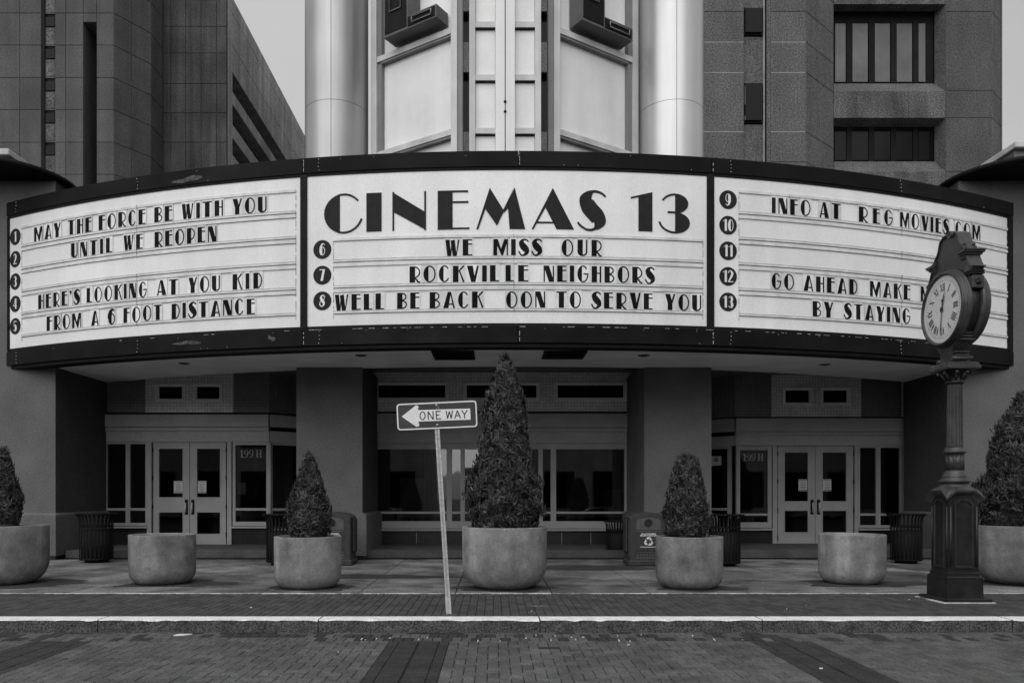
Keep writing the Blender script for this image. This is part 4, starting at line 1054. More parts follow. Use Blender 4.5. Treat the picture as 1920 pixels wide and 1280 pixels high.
for s_ in (-1, 1):
    for i in range(4): qbox(0, 1, -.12, 0, zr[i]+.06, zr[i+1]-.06, s_).build('side_panel', 'towerpanel', tw)
    for z in zr[:]:
        r_ = qbox(-.02, 1, -.1, .12, z-.055, z+.055, s_).build('rail', 'towerframe', tw)
        qbox(-.02, 1, -.1, .10, z-.10, z-.056, s_).build('rail_underside', 'towershade', r_)  # shade under the rail as a darker strip
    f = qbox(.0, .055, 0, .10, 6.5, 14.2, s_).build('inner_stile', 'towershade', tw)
    qbox(-.075, .0, -.15, .14, 6.5, 14.2, s_).build('outer_post', 'towerframe', tw)
    sx = lambda px, d: X(px, d) if s_ < 0 else 2*CXT-X(px, d)
    MB().box(sx(845.5, 14.72), 14.70, 6.5, sx(857, 14.72), 15.0, ZT).build('inner_post', 'towerframe', tw)
    MB().box(sx(857.3, 14.74), 14.73, 6.5, sx(867.5, 14.74), 15.1, ZT).build('inner_post', 'towershade', tw)  # shaded side of the post as a darker strip
# channel letters, both an L: stem on the reader's left
def chan(s_):
    zb = 10.36; O0, O1 = .03, .40
    us = (.06, .40, .86) if s_ < 0 else (.16, .50, .97)
    if s_ < 0: su, fu = (us[0], us[1]), (us[1], us[2])
    else: su, fu = (1-us[1], 1-us[0]), (0.03, 1-us[1])
    su, fu = ((.23, .56), (.56, .93)) if s_ < 0 else ((.53, .84), (.14, .53))
    mb = MB()
    qbox(su[0], su[1], O0, O1, zb, 13.2, s_, mb); qbox(fu[0], fu[1], O0, O1-.001, zb, zb+.24, s_, mb)
    l_ = mb.build('channel_letter', 'lettercan', tw, label='dark open channel letter L')
    m2 = MB(); e = .012
    qbox(su[0]+.02, su[1]-.02, O1, O1+e, zb+.05, 13.15, s_, m2); lo, hi = sorted(fu); 
    qbox(lo+(.02 if s_ > 0 else 0), hi-(.02 if s_ < 0 else 0), O1, O1+e, zb+.03, zb+.21, s_, m2)
    m2.build('letter_face', 'black', l_)
    m3 = MB()
    def tub(u0, z0, u1, z1): m3.cyl(QP(u0, O1+.03, z0, s_), QP(u1, O1+.03, z1, s_), .012, n=6)
    a, b_ = su[0]+.09, su[1]-.09
    tub(a, zb+.45, a, 13); tub(b_, zb+.45, b_, 13); tub(a, zb+.45, b_, zb+.45)
    a, b_ = sorted(fu); a += .06; b_ -= .06; tub(a, zb+.07, b_, zb+.07); tub(a, zb+.17, b_, zb+.17); tub(a, zb+.07, a, zb+.17); tub(b_, zb+.07, b_, zb+.17)
    m3.build('neon_tube', 'towershade', l_)
chan(-1); chan(1)
d = 14.5
for (a, b_) in ((880, 891), (1003, 1014)):
    pb('fin_post', 'towerframe', tw, a, 330, b_, -110, d, .06, .35)
for (a, b_) in ((929, 946.3), (948, 965)):
    pb('fin_beam', 'towerpanel', tw, a, 330, b_, -110, d, .10, .25)
box('fin_joint', 'gap', tw, X(946.3, d), d-.05, 7.2, X(948, d), d+.2, 14.2)
for a, b_ in ((891, 929), (965, 1003)):
    ys_ = [-110, 49, 148, 247.5, 330]
    for i in range(4): pb('fin_pane', 'towerpanel', tw, a+.5, ys_[i+1]-5, b_-.5, ys_[i]+5, d, -.02, .1)
    for y_ in ys_[1:4]:
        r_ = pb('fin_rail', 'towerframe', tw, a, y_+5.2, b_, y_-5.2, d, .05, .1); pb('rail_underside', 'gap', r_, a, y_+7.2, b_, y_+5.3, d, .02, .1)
for y_ in (196, 214.5):
    MB().sphere((X(947, d), d-.10, Z(y_, d)), .028, 6).build('joint_knob', 'black', tw)

# ------------------------------------------------------------------ the other side of the street (seen only in reflections)
for (x0, x1, h, lab) in ((-34, -4.6, 8.5, 'masonry block across the street, behind the camera, left'), (2.2, 34, 12.5, 'masonry block across the street, behind the camera, right')):
    ob = thing('street_block', ((x0+x1)/2, -14, 0), lab, 'building')
    box('wall', 'opp', ob, x0, -26, 0, x1, -14, h)
    x = x0+1.2
    while x < x1-2.4:
        for z in ([.6, 4.6, 8.6] if h > 10 else [.6, 4.6]): box('window', 'bglass', ob, x, -14.0, z, x+2, -13.95, z+2.4)
        x += 3.2
# ------------------------------------------------------------------ concrete planters
def make_planter(r, h, br, label, loc):
    t = thing('planter', loc, label, 'planter', 'round concrete planters along the pavement')
    x, y, _ = loc; th = .05*r/.49+.012
    pr = [(r-br-.02, 0), (r-br, .0)]
    for k in range(1, 9):
        a = PI/2*k/8; pr.append((r-br+br*math.sin(a), br*1.15*(1-math.cos(a))))
    pr += [(r, h*.6), (r*1.005, h-.012), (r*1.0, h-.002), (r-.008, h), (r-th+.006, h), (r-th, h-.01), (r-th, h-.14)]
    mb = MB(); mb.lathe(pr, x, y, 72, cap=False)
    mb.build('bowl', 'planter', t)
    s_ = MB(); rr = r-th-.002
    rings = [[(x+rr*q*math.cos(2*PI*k/40), y+rr*q*math.sin(2*PI*k/40), h-.10+(.03*(1-q*q))+random.uniform(-.008, .008)) for k in range(40)] for q in (1, .75, .5, .25, .02)]
    s_.loft(rings, False); s_.build('soil', 'soil', t)
    return t
SM, BG = (.488, .76, .18), (.627, .90, .31)
pos = lambda px, d: (X(px, d), d, 0)
p_small = make_planter(*SM, 'small empty concrete planter in front of the left entrance doors', pos(305, 12.05))
P1 = copy_tree(p_small, pos(577.5, 11.5), label='small concrete planter with a pointed shrub, left of the one way sign')
P2 = copy_tree(p_small, pos(1292, 11.5), label='small concrete planter with a blunt-topped shrub, in front of the recycling bin')
P3 = copy_tree(p_small, pos(1597, 12.1), label='small empty concrete planter in front of the right entrance doors')
p_big = make_planter(*BG, 'big concrete planter under the tallest tree, in the middle', pos(946, 11.5))
P4 = copy_tree(p_big, (X(82, 12.05)-.627, 12.05, 0), label='big concrete planter cut by the left edge of the picture')
P5 = copy_tree(p_big, (X(1838, 12.0)+.627, 12.0, 0), label='big concrete planter behind the street clock at the right edge')
for o in (P1, P2, P3, P4, P5, p_small, p_big): o.rotation_euler.z = 0
# ------------------------------------------------------------------ arborvitae
def conifer(loc, zb, ht, prof, n, seed, label, size=1., lump=.10):
    """prof: [(fraction of height, radius)]"""
    r_ = np.random.default_rng(seed)
    hs, rs = zip(*prof)
    V, F = [], []
    ph = r_.uniform(0, 6.28, 12); kf = r_.integers(2, 7, 12); kz = r_.uniform(4, 14, 12)
    def rad(f, a):
        base = np.interp(f, hs, rs)
        l = sum(math.sin(kf[i]*a+ph[i]+kz[i]*f) for i in range(12))/12
        return base*(1+lump*l*2.2)
    # weight samples by circumference
    fs = np.linspace(0, 1, 200); wgt = np.interp(fs, hs, rs)+.02; wgt /= wgt.sum(); cdf = np.cumsum(wgt)
    nc = n//26; cf = np.interp(r_.random(nc), cdf, fs); ca = r_.uniform(0, 2*PI, nc); cd = 1-np.abs(r_.normal(0, .12, nc))+(r_.random(nc) < .16)*r_.uniform(.02, .14, nc)
    for i in range(n):
        j_ = int(r_.integers(nc)); f = float(min(1, max(0, cf[j_]+r_.normal(0, .030)/ht))); rb_ = max(.06, float(np.interp(f, hs, rs)))
        a = ca[j_]+r_.normal(0, .034)/rb_; depth = cd[j_]-abs(r_.normal(0, .07))
        rr = rad(f, a)*max(.35, depth)
        er = Vector((math.cos(a), math.sin(a), 0)); et = Vector((-math.sin(a), math.cos(a), 0)); ez = Vector((0, 0, 1))
        p = er*rr+ez*(f*ht)
        up = r_.normal(.45, .7); side = r_.normal(0, .9)
        d = (er*r_.uniform(.4, 1)+ez*up+et*side).normalized()
        curl = (ez*r_.normal(.5, .8)+et*r_.normal(0, .9)-er*.2).normalized()
        L = r_.uniform(.05, .10)*size; wd = r_.uniform(.008, .0145)*size
        sd_ = d.cross(er*r_.uniform(.2, 1)+ez*r_.normal(0, .6)).normalized()
        m_ = 4; o = len(V)
        for k in range(m_+1):
            t = k/m_; q = p+d*(L*t)+curl*(L*.95*t*t)-d*(L*.55*t*t)
            ww = wd*(.55+1.5*t-1.55*t*t)
            V.append(tuple(q+sd_*ww)); V.append(tuple(q-sd_*ww))
        for k in range(m_): F.append((o+2*k, o+2*k+1, o+2*k+3, o+2*k+2))
    t = thing('conifer_shrub', (loc[0], loc[1], zb), label, 'shrub', 'arborvitae shrubs in the planters')
    me = bpy.data.meshes.new('crown')
    # dark inner mass of twigs so that light does not pass through the middle
    mb = MB(); rings = []
    for k in range(14):
        f = .01+.95*k/13; rings.append([(rad(f, 2*PI*j/22)*.66*math.cos(2*PI*j/22), rad(f, 2*PI*j/22)*.66*math.sin(2*PI*j/22), f*ht+r_.uniform(-.02, .02)) for j in range(22)])
    mb.loft(rings)
    V2 = V+mb.v; F2 = F+[tuple(i+len(V) for i in f) for f in mb.f]
    me.from_pydata(V2, [], F2); me.materials.append(M['foliage']); me.materials.append(M['foliage'])
    o = bpy.data.objects.new('crown', me); COL.objects.link(o); o.parent = t
    tr = MB(); tr.cyl((loc[0], loc[1], zb-.06), (loc[0]+.01, loc[1], zb+.25), .035, .03); tr.cyl((loc[0], loc[1], zb+.24), (loc[0], loc[1], zb+ht*.9), .03, .006); tr.build('trunk', 'bark', t)
    # low twigs hanging at the rim and grit
    return t
cz = 11.5
pt = lambda lst, d: lst
k_ = 11.5/1450
tall = [(0, .44), (.04, .47), (.14, .54), (.26, .53), (.38, .42), (.50, .375), (.64, .325), (.79, .245), (.90, .14), (.96, .075), (1, .012)]
conifer(pos(947, 11.5), .84, 2.58, tall, 27000, 3, 'tallest dark conical shrub, in the big middle planter right of the one way sign', 1.0, .13)
conifer(pos(580, 11.5), .69, 1.27, [(0, .20), (.08, .28), (.25, .335), (.45, .29), (.65, .20), (.85, .11), (.95, .05), (1, .01)], 11000, 5, 'small pointed conical shrub left of the one way sign', .85, .12)
conifer(pos(1287, 11.5), .69, 1.24, [(0, .22), (.08, .30), (.22, .34), (.45, .31), (.70, .235), (.86, .19), (.94, .15), (.98, .10), (1, .03)], 11000, 8, 'small shrub with a blunt rounded top in front of the recycling bin', .85, .13)
conifer((P4.location.x, 12.05, 0), .84, 1.22, [(0, .19), (.2, .23), (.42, .25), (.6, .17), (.8, .11), (.93, .05), (1, .01)], 8000, 12, 'small slim shrub cut by the left edge of the picture', 1., .12)
conifer((P5.location.x, 12.0, 0), .84, 2.06, [(0, .52), (.06, .57), (.14, .64), (.30, .64), (.41, .50), (.56, .47), (.64, .39), (.745, .35), (.82, .25), (.92, .11), (1, .02)], 20000, 14, 'uneven tall shrub at the right edge beside the street clock', 1.05, .2)

# ------------------------------------------------------------------ litter bins of vertical slats
def slat_bin(loc, label, r=.29, h=1.0):
    x, y, _ = loc
    t = thing('litter_bin', loc, label, 'bin', 'black slatted metal litter bins')
    n = 26; mb = MB()
    for k in range(n):
        a = 2*PI*k/n; e = Vector((math.cos(a), math.sin(a), 0)); tt = Vector((-e.y, e.x, 0)); pr_ = [(r, .06), (r, h*.83), (r+.015, h*.92), (r+.075, h*.985), (r+.085, h)]
        rings = []
        for (q, z) in pr_:
            c = Vector((x, y, z))+e*q; rings.append([tuple(c+tt*.015+e*.004), tuple(c-tt*.015+e*.004), tuple(c-tt*.015-e*.004), tuple(c+tt*.015-e*.004)])
        mb.loft(rings)
    mb.build('slats', 'black', t, kind='stuff')
    for z, q in ((.07, r), (.74*h, r-.006), (h*.985, r+.07)):
        m2 = MB(); m2.lathe([(q-.012, z-.015), (q-.003, z-.018), (q-.003, z+.018), (q-.012, z+.015)], x, y, 40); m2.build('ring', 'black', t)
    MB().lathe([(r-.04, .08), (r-.035, h*.66)], x, y, 32).build('liner', 'gap', t)
    MB().lathe([(r*.7, 0), (r*.7, .05)], x, y, 24).build('foot', 'black', t)
    return t
b0 = slat_bin(pos(181, 15.9), 'black slatted litter bin beside the left outer pier')
for px, d, lab in ((528, 15.3, 'black slatted litter bin half hidden behind the small pointed shrub'), (1158, 16.9, 'black slatted litter bin left of the recycling bin with the arrows'),
                   (1359, 15.1, 'black slatted litter bin behind the small blunt-topped shrub'), (1699, 15.7, 'black slatted litter bin left of the street clock')):
    c = copy_tree(b0, pos(px, d), label=lab)
    if px == 1158: c.scale = (.86, .86, .82)
    if px in (181, 1699): pass
b0.scale = (1.08, 1.08, 1.0)
# ------------------------------------------------------------------ recycling bins
def recycler(loc, label, bare=False):
    x, y, _ = loc   # y = front face
    t = thing('recycling_bin', (x, y+.3, 0), label, 'bin', 'grey plastic recycling bins with arched tops')
    w_, h = .37, 1.06
    arch = [(-w_, .10), (w_, .10), (w_, .94)]+[(w_*math.cos(PI*k/12)*.97+0, .94+.10*math.sin(PI*k/12)) for k in range(1, 12)]+[(-w_, .94)]
    mb = MB(); n = len(arch)
    def ring(yo, sc_): return [(x+u*sc_, y+yo, .10+(v-.10)*(1-(1-sc_)*.6)) for u, v in arch]
    mb.loft([ring(.0, .96), ring(.03, 1), ring(.55, 1), ring(.58, .97)]); mb.build('body', 'bin', t)
    MB().bbox(x-w_-.03, y-.03, 0, x+w_+.03, y+.61, .11, .02).build('skirt', 'bin', t)
    MB().bbox(x-w_-.045, y+.14, .25, x-w_+.002, y+.5, .92, .02).build('side_rib', 'bin', t); MB().bbox(x+w_-.002, y+.14, .25, x+w_+.045, y+.5, .92, .02).build('side_rib', 'bin', t)
    # mouth panel with a round opening
    up = [(-.235, .70), (.235, .70), (.235, .87)]+[(.235*math.cos(PI*k/10), .87+.065*math.sin(PI*k/10)) for k in range(1, 10)]+[(-.235, .87)]
    MB().extr(up, lambda u, v: (x+u, y-.006, v), lambda u, v: (x+u, y+.02, v)).build('mouth_panel', 'bin_p', t)
    ci = [(.078*math.cos(2*PI*k/28), .825+.078*math.sin(2*PI*k/28)) for k in range(28)]; co = [(.092*math.cos(2*PI*k/28), .825+.092*math.sin(2*PI*k/28)) for k in range(28)]
    m2 = MB(); m2.loft([[(x+u, y-.007, v) for u, v in co], [(x+u, y-.018, v) for u, v in [(a*.95, .825+(b_-.825)*.95) for a, b_ in co]], [(x+u, y-.012, v) for u, v in ci]], False); m2.build('mouth_rim', 'bin_p', t)
    MB().extr(ci, lambda u, v: (x+u, y-.0085, v), lambda u, v: (x+u, y-.0065, v)).build('mouth_opening', 'gap', t)
    MB().bbox(x-.24, y-.008, .28, x+.24, y+.01, .64, .004).build('front_panel', 'bin', t)
    MB().bbox(x-.25, y-.012, .655, x+.25, y+.01, .675, .004).build('panel_rib', 'bin_p', t); MB().bbox(x-.25, y-.012, .25, x+.25, y+.01, .265, .004).build('panel_rib', 'bin_p', t)
    mg = MB()
    for r in range(2):
        for c in range(8): mg.bbox(x-.235+c*.06, y-.004, .14+r*.052, x-.235+c*.06+.045, y+.01, .14+r*.052+.035, .004)
    mg.build('grip_cells', 'bin_p', t, kind='stuff')
    MB().box(x-w_-.001, y+.05, .2, x-w_+.01, y+.056, .9).build('hinge_strip', 'galv', t)
    lab_ = MB(); yy = y-.0095
    # three chasing arrows
    cx, cz_ = x+.0, .475
    for k in range(3):
        A_ = R_(90+120*k)
        def rot(p): return (cx+p[0]*math.cos(A_-R_(90))-p[1]*math.sin(A_-R_(90)), yy, cz_+p[0]*math.sin(A_-R_(90))+p[1]*math.cos(A_-R_(90)))
        for poly in ([(-.045, .045), (-.022, .088), (.022, .088), (-.002, .045)], [(.010, .088), (.030, .088), (.052, .052), (.022, .034)], [(.003, .030), (.052, .058), (.070, .026), (.066, .022)][:3]):
            lab_.add([rot(p) for p in poly], [tuple(range(len(poly)))])
    lab_.box(x-.16, yy-.001, .365, x+.16, yy+.001, .374)
    lab_.build('recycling_symbol', 'white', t)
    for i, (txt, sz) in enumerate((('NO ATTACHMENT', .034), ('SECURITY RECYCLED', .034))):
        cu = bpy.data.curves.new('print', 'FONT'); cu.body = txt; cu.size = sz; cu.align_x = 'CENTER'; cu.extrude = .0004; cu.offset = .0012
        to = bpy.data.objects.new('tmp', cu); COL.objects.link(to); bpy.context.view_layer.update()
        me = bpy.data.meshes.new_from_object(to.evaluated_get(bpy.context.evaluated_depsgraph_get())); bpy.data.objects.remove(to); me.materials.clear(); me.materials.append(M['white'])
        o = link('bin_lettering', me, (x, yy, .61-.032*i), t); o.rotation_euler = (R_(90), 0, 0)
    return t
recycler((X(1216, 15.0), 15.0, 0), 'grey arched recycling bin with white arrows, right of the middle window')
recycler((X(622, 15.1), 15.1, 0), 'grey arched recycling bin partly hidden by the small pointed shrub')

# ------------------------------------------------------------------ one way sign on a leaning perforated post
sg = thing('one_way_sign', (X(842, 8.86), 8.86, 0), 'one way sign with a left-pointing arrow on a leaning perforated steel post', 'sign')
bx, by = X(842, 8.86), 8.86; zt_ = Z(757, 8.86); dx = (X(819.5, 8.86)-X(842, 8.86))/((Z(800, 8.86)))
def lean(u, v, z): return (bx+dx*z+u, by+v, z)
def lbox(mb, u0, u1, v0, v1, z0, z1): return mb.loft([[lean(u0, v0, z), lean(u1, v0, z), lean(u1, v1, z), lean(u0, v1, z)] for z in (z0, z1)])
hw = .026
mb = MB(); lbox(mb, -hw, -.0075, -hw, -hw+.003, .0, zt_); lbox(mb, .0075, hw, -hw, -hw+.003, 0, zt_)
z = .02
while z < zt_:
    lbox(mb, -.0075, .0075, -hw, -hw+.003, z, z+.0125); z += .0275
lbox(mb, -hw, -hw+.003, -hw+.003, hw, 0, zt_); lbox(mb, hw-.003, hw, -hw+.003, hw, 0, zt_); lbox(mb, -hw+.003, hw-.003, hw-.003, hw, 0, zt_)
mb.build('perforated_post', 'galv', sg)
mb = MB(); lbox(mb, -hw-.005, -.008, -hw-.005, -hw-.001, .0, .20); lbox(mb, .008, hw+.005, -hw-.005, -hw-.001, 0, .20)
z = .012
while z < .2: lbox(mb, -.008, .008, -hw-.005, -hw-.001, z, z+.012); z += .0275
mb.build('ground_sleeve', 'galv', sg)
MB().bbox(bx-.07, by-.05, -.01, bx+.09, by+.06, .006, .004).build('anchor_plate', 'granite', sg)
# plate, 36 x 12 in, tilted
sy = by-hw-.008; c0 = Vector((X(819.3, sy), sy, Z(778.5, sy))); th = R_(2.6); SW, SH = .914, .302
def sp(off): return lambda u, v: (c0.x+u*math.cos(th)-v*math.sin(th), sy-off, c0.z+u*math.sin(th)+v*math.cos(th))
def rrect(w_, h, r, n=6):
    P = []
    for cx, cz_, a0 in ((w_/2-r, h/2-r, 0), (-w_/2+r, h/2-r, 90), (-w_/2+r, -h/2+r, 180), (w_/2-r, -h/2+r, 270)):
        for k in range(n+1): a = R_(a0+90*k/n); P.append((cx+r*math.cos(a), cz_+r*math.sin(a)))
    return P
plate = MB().extr(rrect(SW, SH, .038), sp(.002), sp(-.001)).build('sign_plate', 'sign_white', sg)
MB().extr(rrect(SW-.030, SH-.030, .026), sp(.003), sp(.0021)).build('black_field', 'sign_black', plate)
def su(px): return (px-(-0))/1.0
# arrow traced in zoomed pixels of the sign (1920 px = 180 px of photo); sign centre at (955,413), 10.67 px per photo px
q_ = 1/(10.667*FPX/sy)
def zs(px, py):
    u, v = (px-957)*q_, (413-py)*q_; return (u*math.cos(-th)-v*math.sin(-th), u*math.sin(-th)+v*math.cos(-th))
head = [zs(252, 437), zs(520, 622), zs(545, 637), zs(575, 640), zs(600, 622), zs(603, 600), zs(585, 538), zs(572, 305), zs(590, 250), zs(580, 222), zs(550, 210), zs(525, 220)]
MB().extr(head, sp(.004), sp(.0031)).build('arrow_head', 'sign_white', plate)
MB().extr([zs(572, 307), zs(584, 536), zs(1632, 497), zs(1620, 275)], sp(.0038), sp(.0031)).build('arrow_shaft', 'sign_white', plate)
mb = MB(); lw_ = 21
def ln(*pts):
    for i in range(len(pts)-1):
        (x0, y0), (x1, y1) = pts[i], pts[i+1]; d_ = Vector((x1-x0, y1-y0)); L = d_.length; d_ /= L; n_ = Vector((-d_.y, d_.x))*lw_/2
        mb.extr([zs(x0+n_.x, y0+n_.y), zs(x1+n_.x, y1+n_.y), zs(x1-n_.x, y1-n_.y), zs(x0-n_.x, y0-n_.y)], sp(.0048+.0001*(i % 3)), sp(.0041))
K = 30
O_ = [(670+50*math.cos(2*PI*k/K)+0, 420+78*math.sin(2*PI*k/K)) for k in range(K+1)]; ln(*O_)
ln((785, 500), (778, 332)); ln((778, 336), (882, 492)); ln((884, 497), (878, 328))
ln((948, 492), (940, 324)); ln((935, 334), (1030, 331)); ln((942, 407), (1005, 404)); ln((942, 483), (1040, 481))
ln((1140, 318), (1172, 480)); ln((1172, 478), (1204, 330)); ln((1204, 330), (1242, 478)); ln((1242, 478), (1268, 314))
ln((1313, 476), (1365, 316)); ln((1365, 316), (1428, 470)); ln((1335, 418), (1410, 415))
ln((1450, 308), (1508, 395)); ln((1565, 303), (1508, 395)); ln((1508, 390), (1512, 470))
mb.build('sign_lettering', 'dialmark', plate)
for (px, py) in ((948, 212), (967, 606)):
    u, v = zs(px, py); c = sp(.012)(u, v); MB().sphere(c, .013, 6).build('bolt', 'galv', plate)
mb = MB(); 
for (a, b_, c, d_) in ((965, 245, 990, 240), (985, 240, 990, 290), (940, 265, 948, 285)): ln_ = 1; x0, y0, x1, y1 = a, b_, c, d_; mb.extr([zs(x0, y0), zs(x1+4, y1), zs(x1, y1+6), zs(x0, y0+6)], sp(.0052), sp(.0035))
mb.build('scratch', 'sign_white', plate)

# ------------------------------------------------------------------ street clock
ck = thing('street_clock', (6.0, 10.07, 0), 'black cast iron street clock with round two-faced dial on a fluted column', 'clock')
cx, cy_ = 6.005, 10.07
def sq(a, z): return [(cx-a, cy_-a, z), (cx+a, cy_-a, z), (cx+a, cy_+a, z), (cx-a, cy_+a, z)]
MB().loft([sq(.33, -.01), sq(.33, .012)]).build('mortar_bed', 'slabedge', ck)
MB().loft([sq(.30, .012), sq(.30, .045), sq(.285, .055)]).build('base_slab', 'iron', ck)
MB().loft([sq(.232, .055), sq(.228, .315), sq(.215, .33)]).build('plinth', 'iron', ck)
ped = MB().loft([sq(.205, .33), sq(.205, .37), sq(.192, .38), sq(.192, 1.36)]).build('pedestal', 'iron', ck)
# raised corner beads and arched panels
for f in range(4):
    ca, sa = math.cos(PI/2*f), math.sin(PI/2*f)
    def FP(u, off, z): x_, y_ = u, -(.192+off); return (cx+x_*ca-y_*sa, cy_+x_*sa+y_*ca, z)
    def arch_(hw_, z0, z1, c=.05): return [(-hw_, z0), (hw_, z0), (hw_, z1-c), (hw_-c, z1-.005), (-hw_+c, z1-.005), (-hw_, z1-c)]
    o_, i_ = arch_(.125, .435, 1.325, .065), arch_(.100, .465, 1.295, .055)
    m2 = MB(); n = 6
    m2.loft([[FP(u, .000, v) for u, v in o_], [FP(u, .020, v) for u, v in [(a*.96, b_) for a, b_ in o_]], [FP(u, .018, v) for u, v in i_], [FP(u, .001, v) for u, v in [(a*.93, b_) for a, b_ in i_]]], False)
    m2.build('panel_moulding', 'iron_c', ped)
    m2 = MB(); m2.extr([(a*.93, b_) for a, b_ in i_], lambda u, v: FP(u, .003, v), lambda u, v: FP(u, -.002, v)); m2.build('sunk_panel', 'iron', ped)
    m2 = MB(); m2.cyl(FP(-.165, .004, .45), FP(-.165, .004, 1.22), .012, n=8); m2.cyl(FP(.165, .004, .45), FP(.165, .004, 1.22), .012, n=8); m2.build('bead', 'iron_c', ped)
# hooded cap
def cap_ring(a, zc, zm, n=32):
    P = []
    for k in range(n):
        t = (k/n)*4; s_ = int(t); u = (t-s_)*2-1   # along each side
        m_ = min(1, (1-abs(u))/.5); z_ = zc+(zm-zc)*m_
        x_, y_ = u*a, -a; c_, d_ = math.cos(PI/2*s_), math.sin(PI/2*s_); P.append((cx+x_*c_-y_*d_, cy_+x_*d_+y_*c_, z_))
    return P
def round_ring(r, z, n=32): return [(cx+r*math.cos(2*PI*k/n+R_(225)), cy_+r*math.sin(2*PI*k/n+R_(225)), z) for k in range(n)]
MB().loft([cap_ring(.19, 1.26, 1.36), cap_ring(.245, 1.30, 1.405), cap_ring(.245, 1.325, 1.43), cap_ring(.205, 1.40, 1.455), round_ring(.19, 1.475), round_ring(.155, 1.52)]).build('hood', 'iron_l', ck)
MB().lathe([(.15, 1.515), (.178, 1.525), (.19, 1.545), (.178, 1.565), (.15, 1.575), (.158, 1.60), (.150, 1.625), (.130, 1.64), (.122, 1.66), (.116, 1.68)], cx, cy_, 40).build('base_mouldings', 'iron_l', ck)
nf = 16
def flute(dep): return lambda k, r, z: 1-dep*abs(math.sin(k*PI/6))**.7
MB().lathe([(.112, 1.675), (.113, 1.69)], cx, cy_, 96).build('drum', 'iron', ck)
m2 = MB(); m2.lathe([(.113, 1.688), (.113, 1.905)], cx, cy_, 72, rad=lambda k, r, z: 1-.13*abs(math.sin(k*PI/6))**.6); m2.build('niche_drum', 'iron_l', ck)
MB().lathe([(.110, 1.90), (.136, 1.915), (.138, 1.935), (.124, 1.945), (.112, 1.96), (.112, 1.975), (.098, 1.985)], cx, cy_, 40).build('collar', 'iron_l', ck)
m2 = MB(); m2.lathe([(.100, 1.98), (.098, 2.0), (.090, 2.80), (.092, 2.82)], cx, cy_, 96, rad=lambda k, r, z: 1-.16*abs(math.sin(k*PI/6))**.6); m2.build('fluted_column', 'iron_l', ck)
MB().lathe([(.094, 2.805), (.108, 2.815), (.110, 2.83), (.096, 2.845), (.092, 2.87), (.10, 2.91), (.13, 2.955), (.165, 2.975), (.165, 2.98)], cx, cy_, 40, rad=lambda k, r, z: 1+(.09*math.sin(k*PI/2.5) if z > 2.85 else 0)).build('capital', 'iron', ck)
m2 = MB()
for f in range(8):
    a = R_(45*f+22); 
    e = (math.cos(a), math.sin(a)); q = .185 if f % 2 else .175
    m2.sphere((cx+e[0]*q, cy_+e[1]*q, 2.945), .026, 5)
    m2.cyl((cx+e[0]*.10, cy_+e[1]*.10, 2.86), (cx+e[0]*.16, cy_+e[1]*.16, 2.95), .016, .020, 8)
m2.build('acanthus_scrolls', 'iron_l', ck)
MB().loft([sq(.19, 2.975), sq(.215, 2.985), sq(.215, 3.02), sq(.20, 3.03), sq(.20, 3.055), sq(.185, 3.065)]).build('abacus', 'iron_l', ck)
# bracket under the case: profile across the street direction (y), extruded in x
def prof_solid(pts, x0, x1, mb=None):
    """pts: (dy, z) half outline, mirrored"""
    full = [(a, b_) for a, b_ in pts]+[(-a, b_) for a, b_ in pts[::-1]]
    mb = mb or MB(); return mb.extr(full, lambda u, v: (x0, cy_+u, v), lambda u, v: (x1, cy_+u, v))
mbr = MB()
def prof_strip(pts, x0, x1):
    full = pts
    m_ = MB(); rings = [[(x0, cy_-a, z), (x1, cy_-a, z), (x1, cy_+a, z), (x0, cy_+a, z)] for a, z in full]
    return m_.loft(rings)
prof_strip([(.175, 3.06), (.16, 3.075), (.13, 3.10), (.11, 3.15), (.13, 3.22), (.19, 3.29), (.25, 3.35), (.28, 3.42)], cx-.115, cx+.115).build('bracket', 'iron_l', ck)
m2 = MB()
for s_ in (-1, 1):
    for z, q in ((3.16, .155), (3.20, .160), (3.34, .27), (3.38, .275), (3.42, .275)):
        m2.bbox(cx-.09, cy_+s_*(q-.06), z-.014, cx+.09, cy_+s_*(q+.02), z+.014, .006)
    for z in (3.12,):
        m2.cyl((cx-.13, cy_+s_*.16, z), (cx+.13, cy_+s_*.16, z), .026, n=12)
m2.build('bracket_mouldings', 'iron_l', ck)
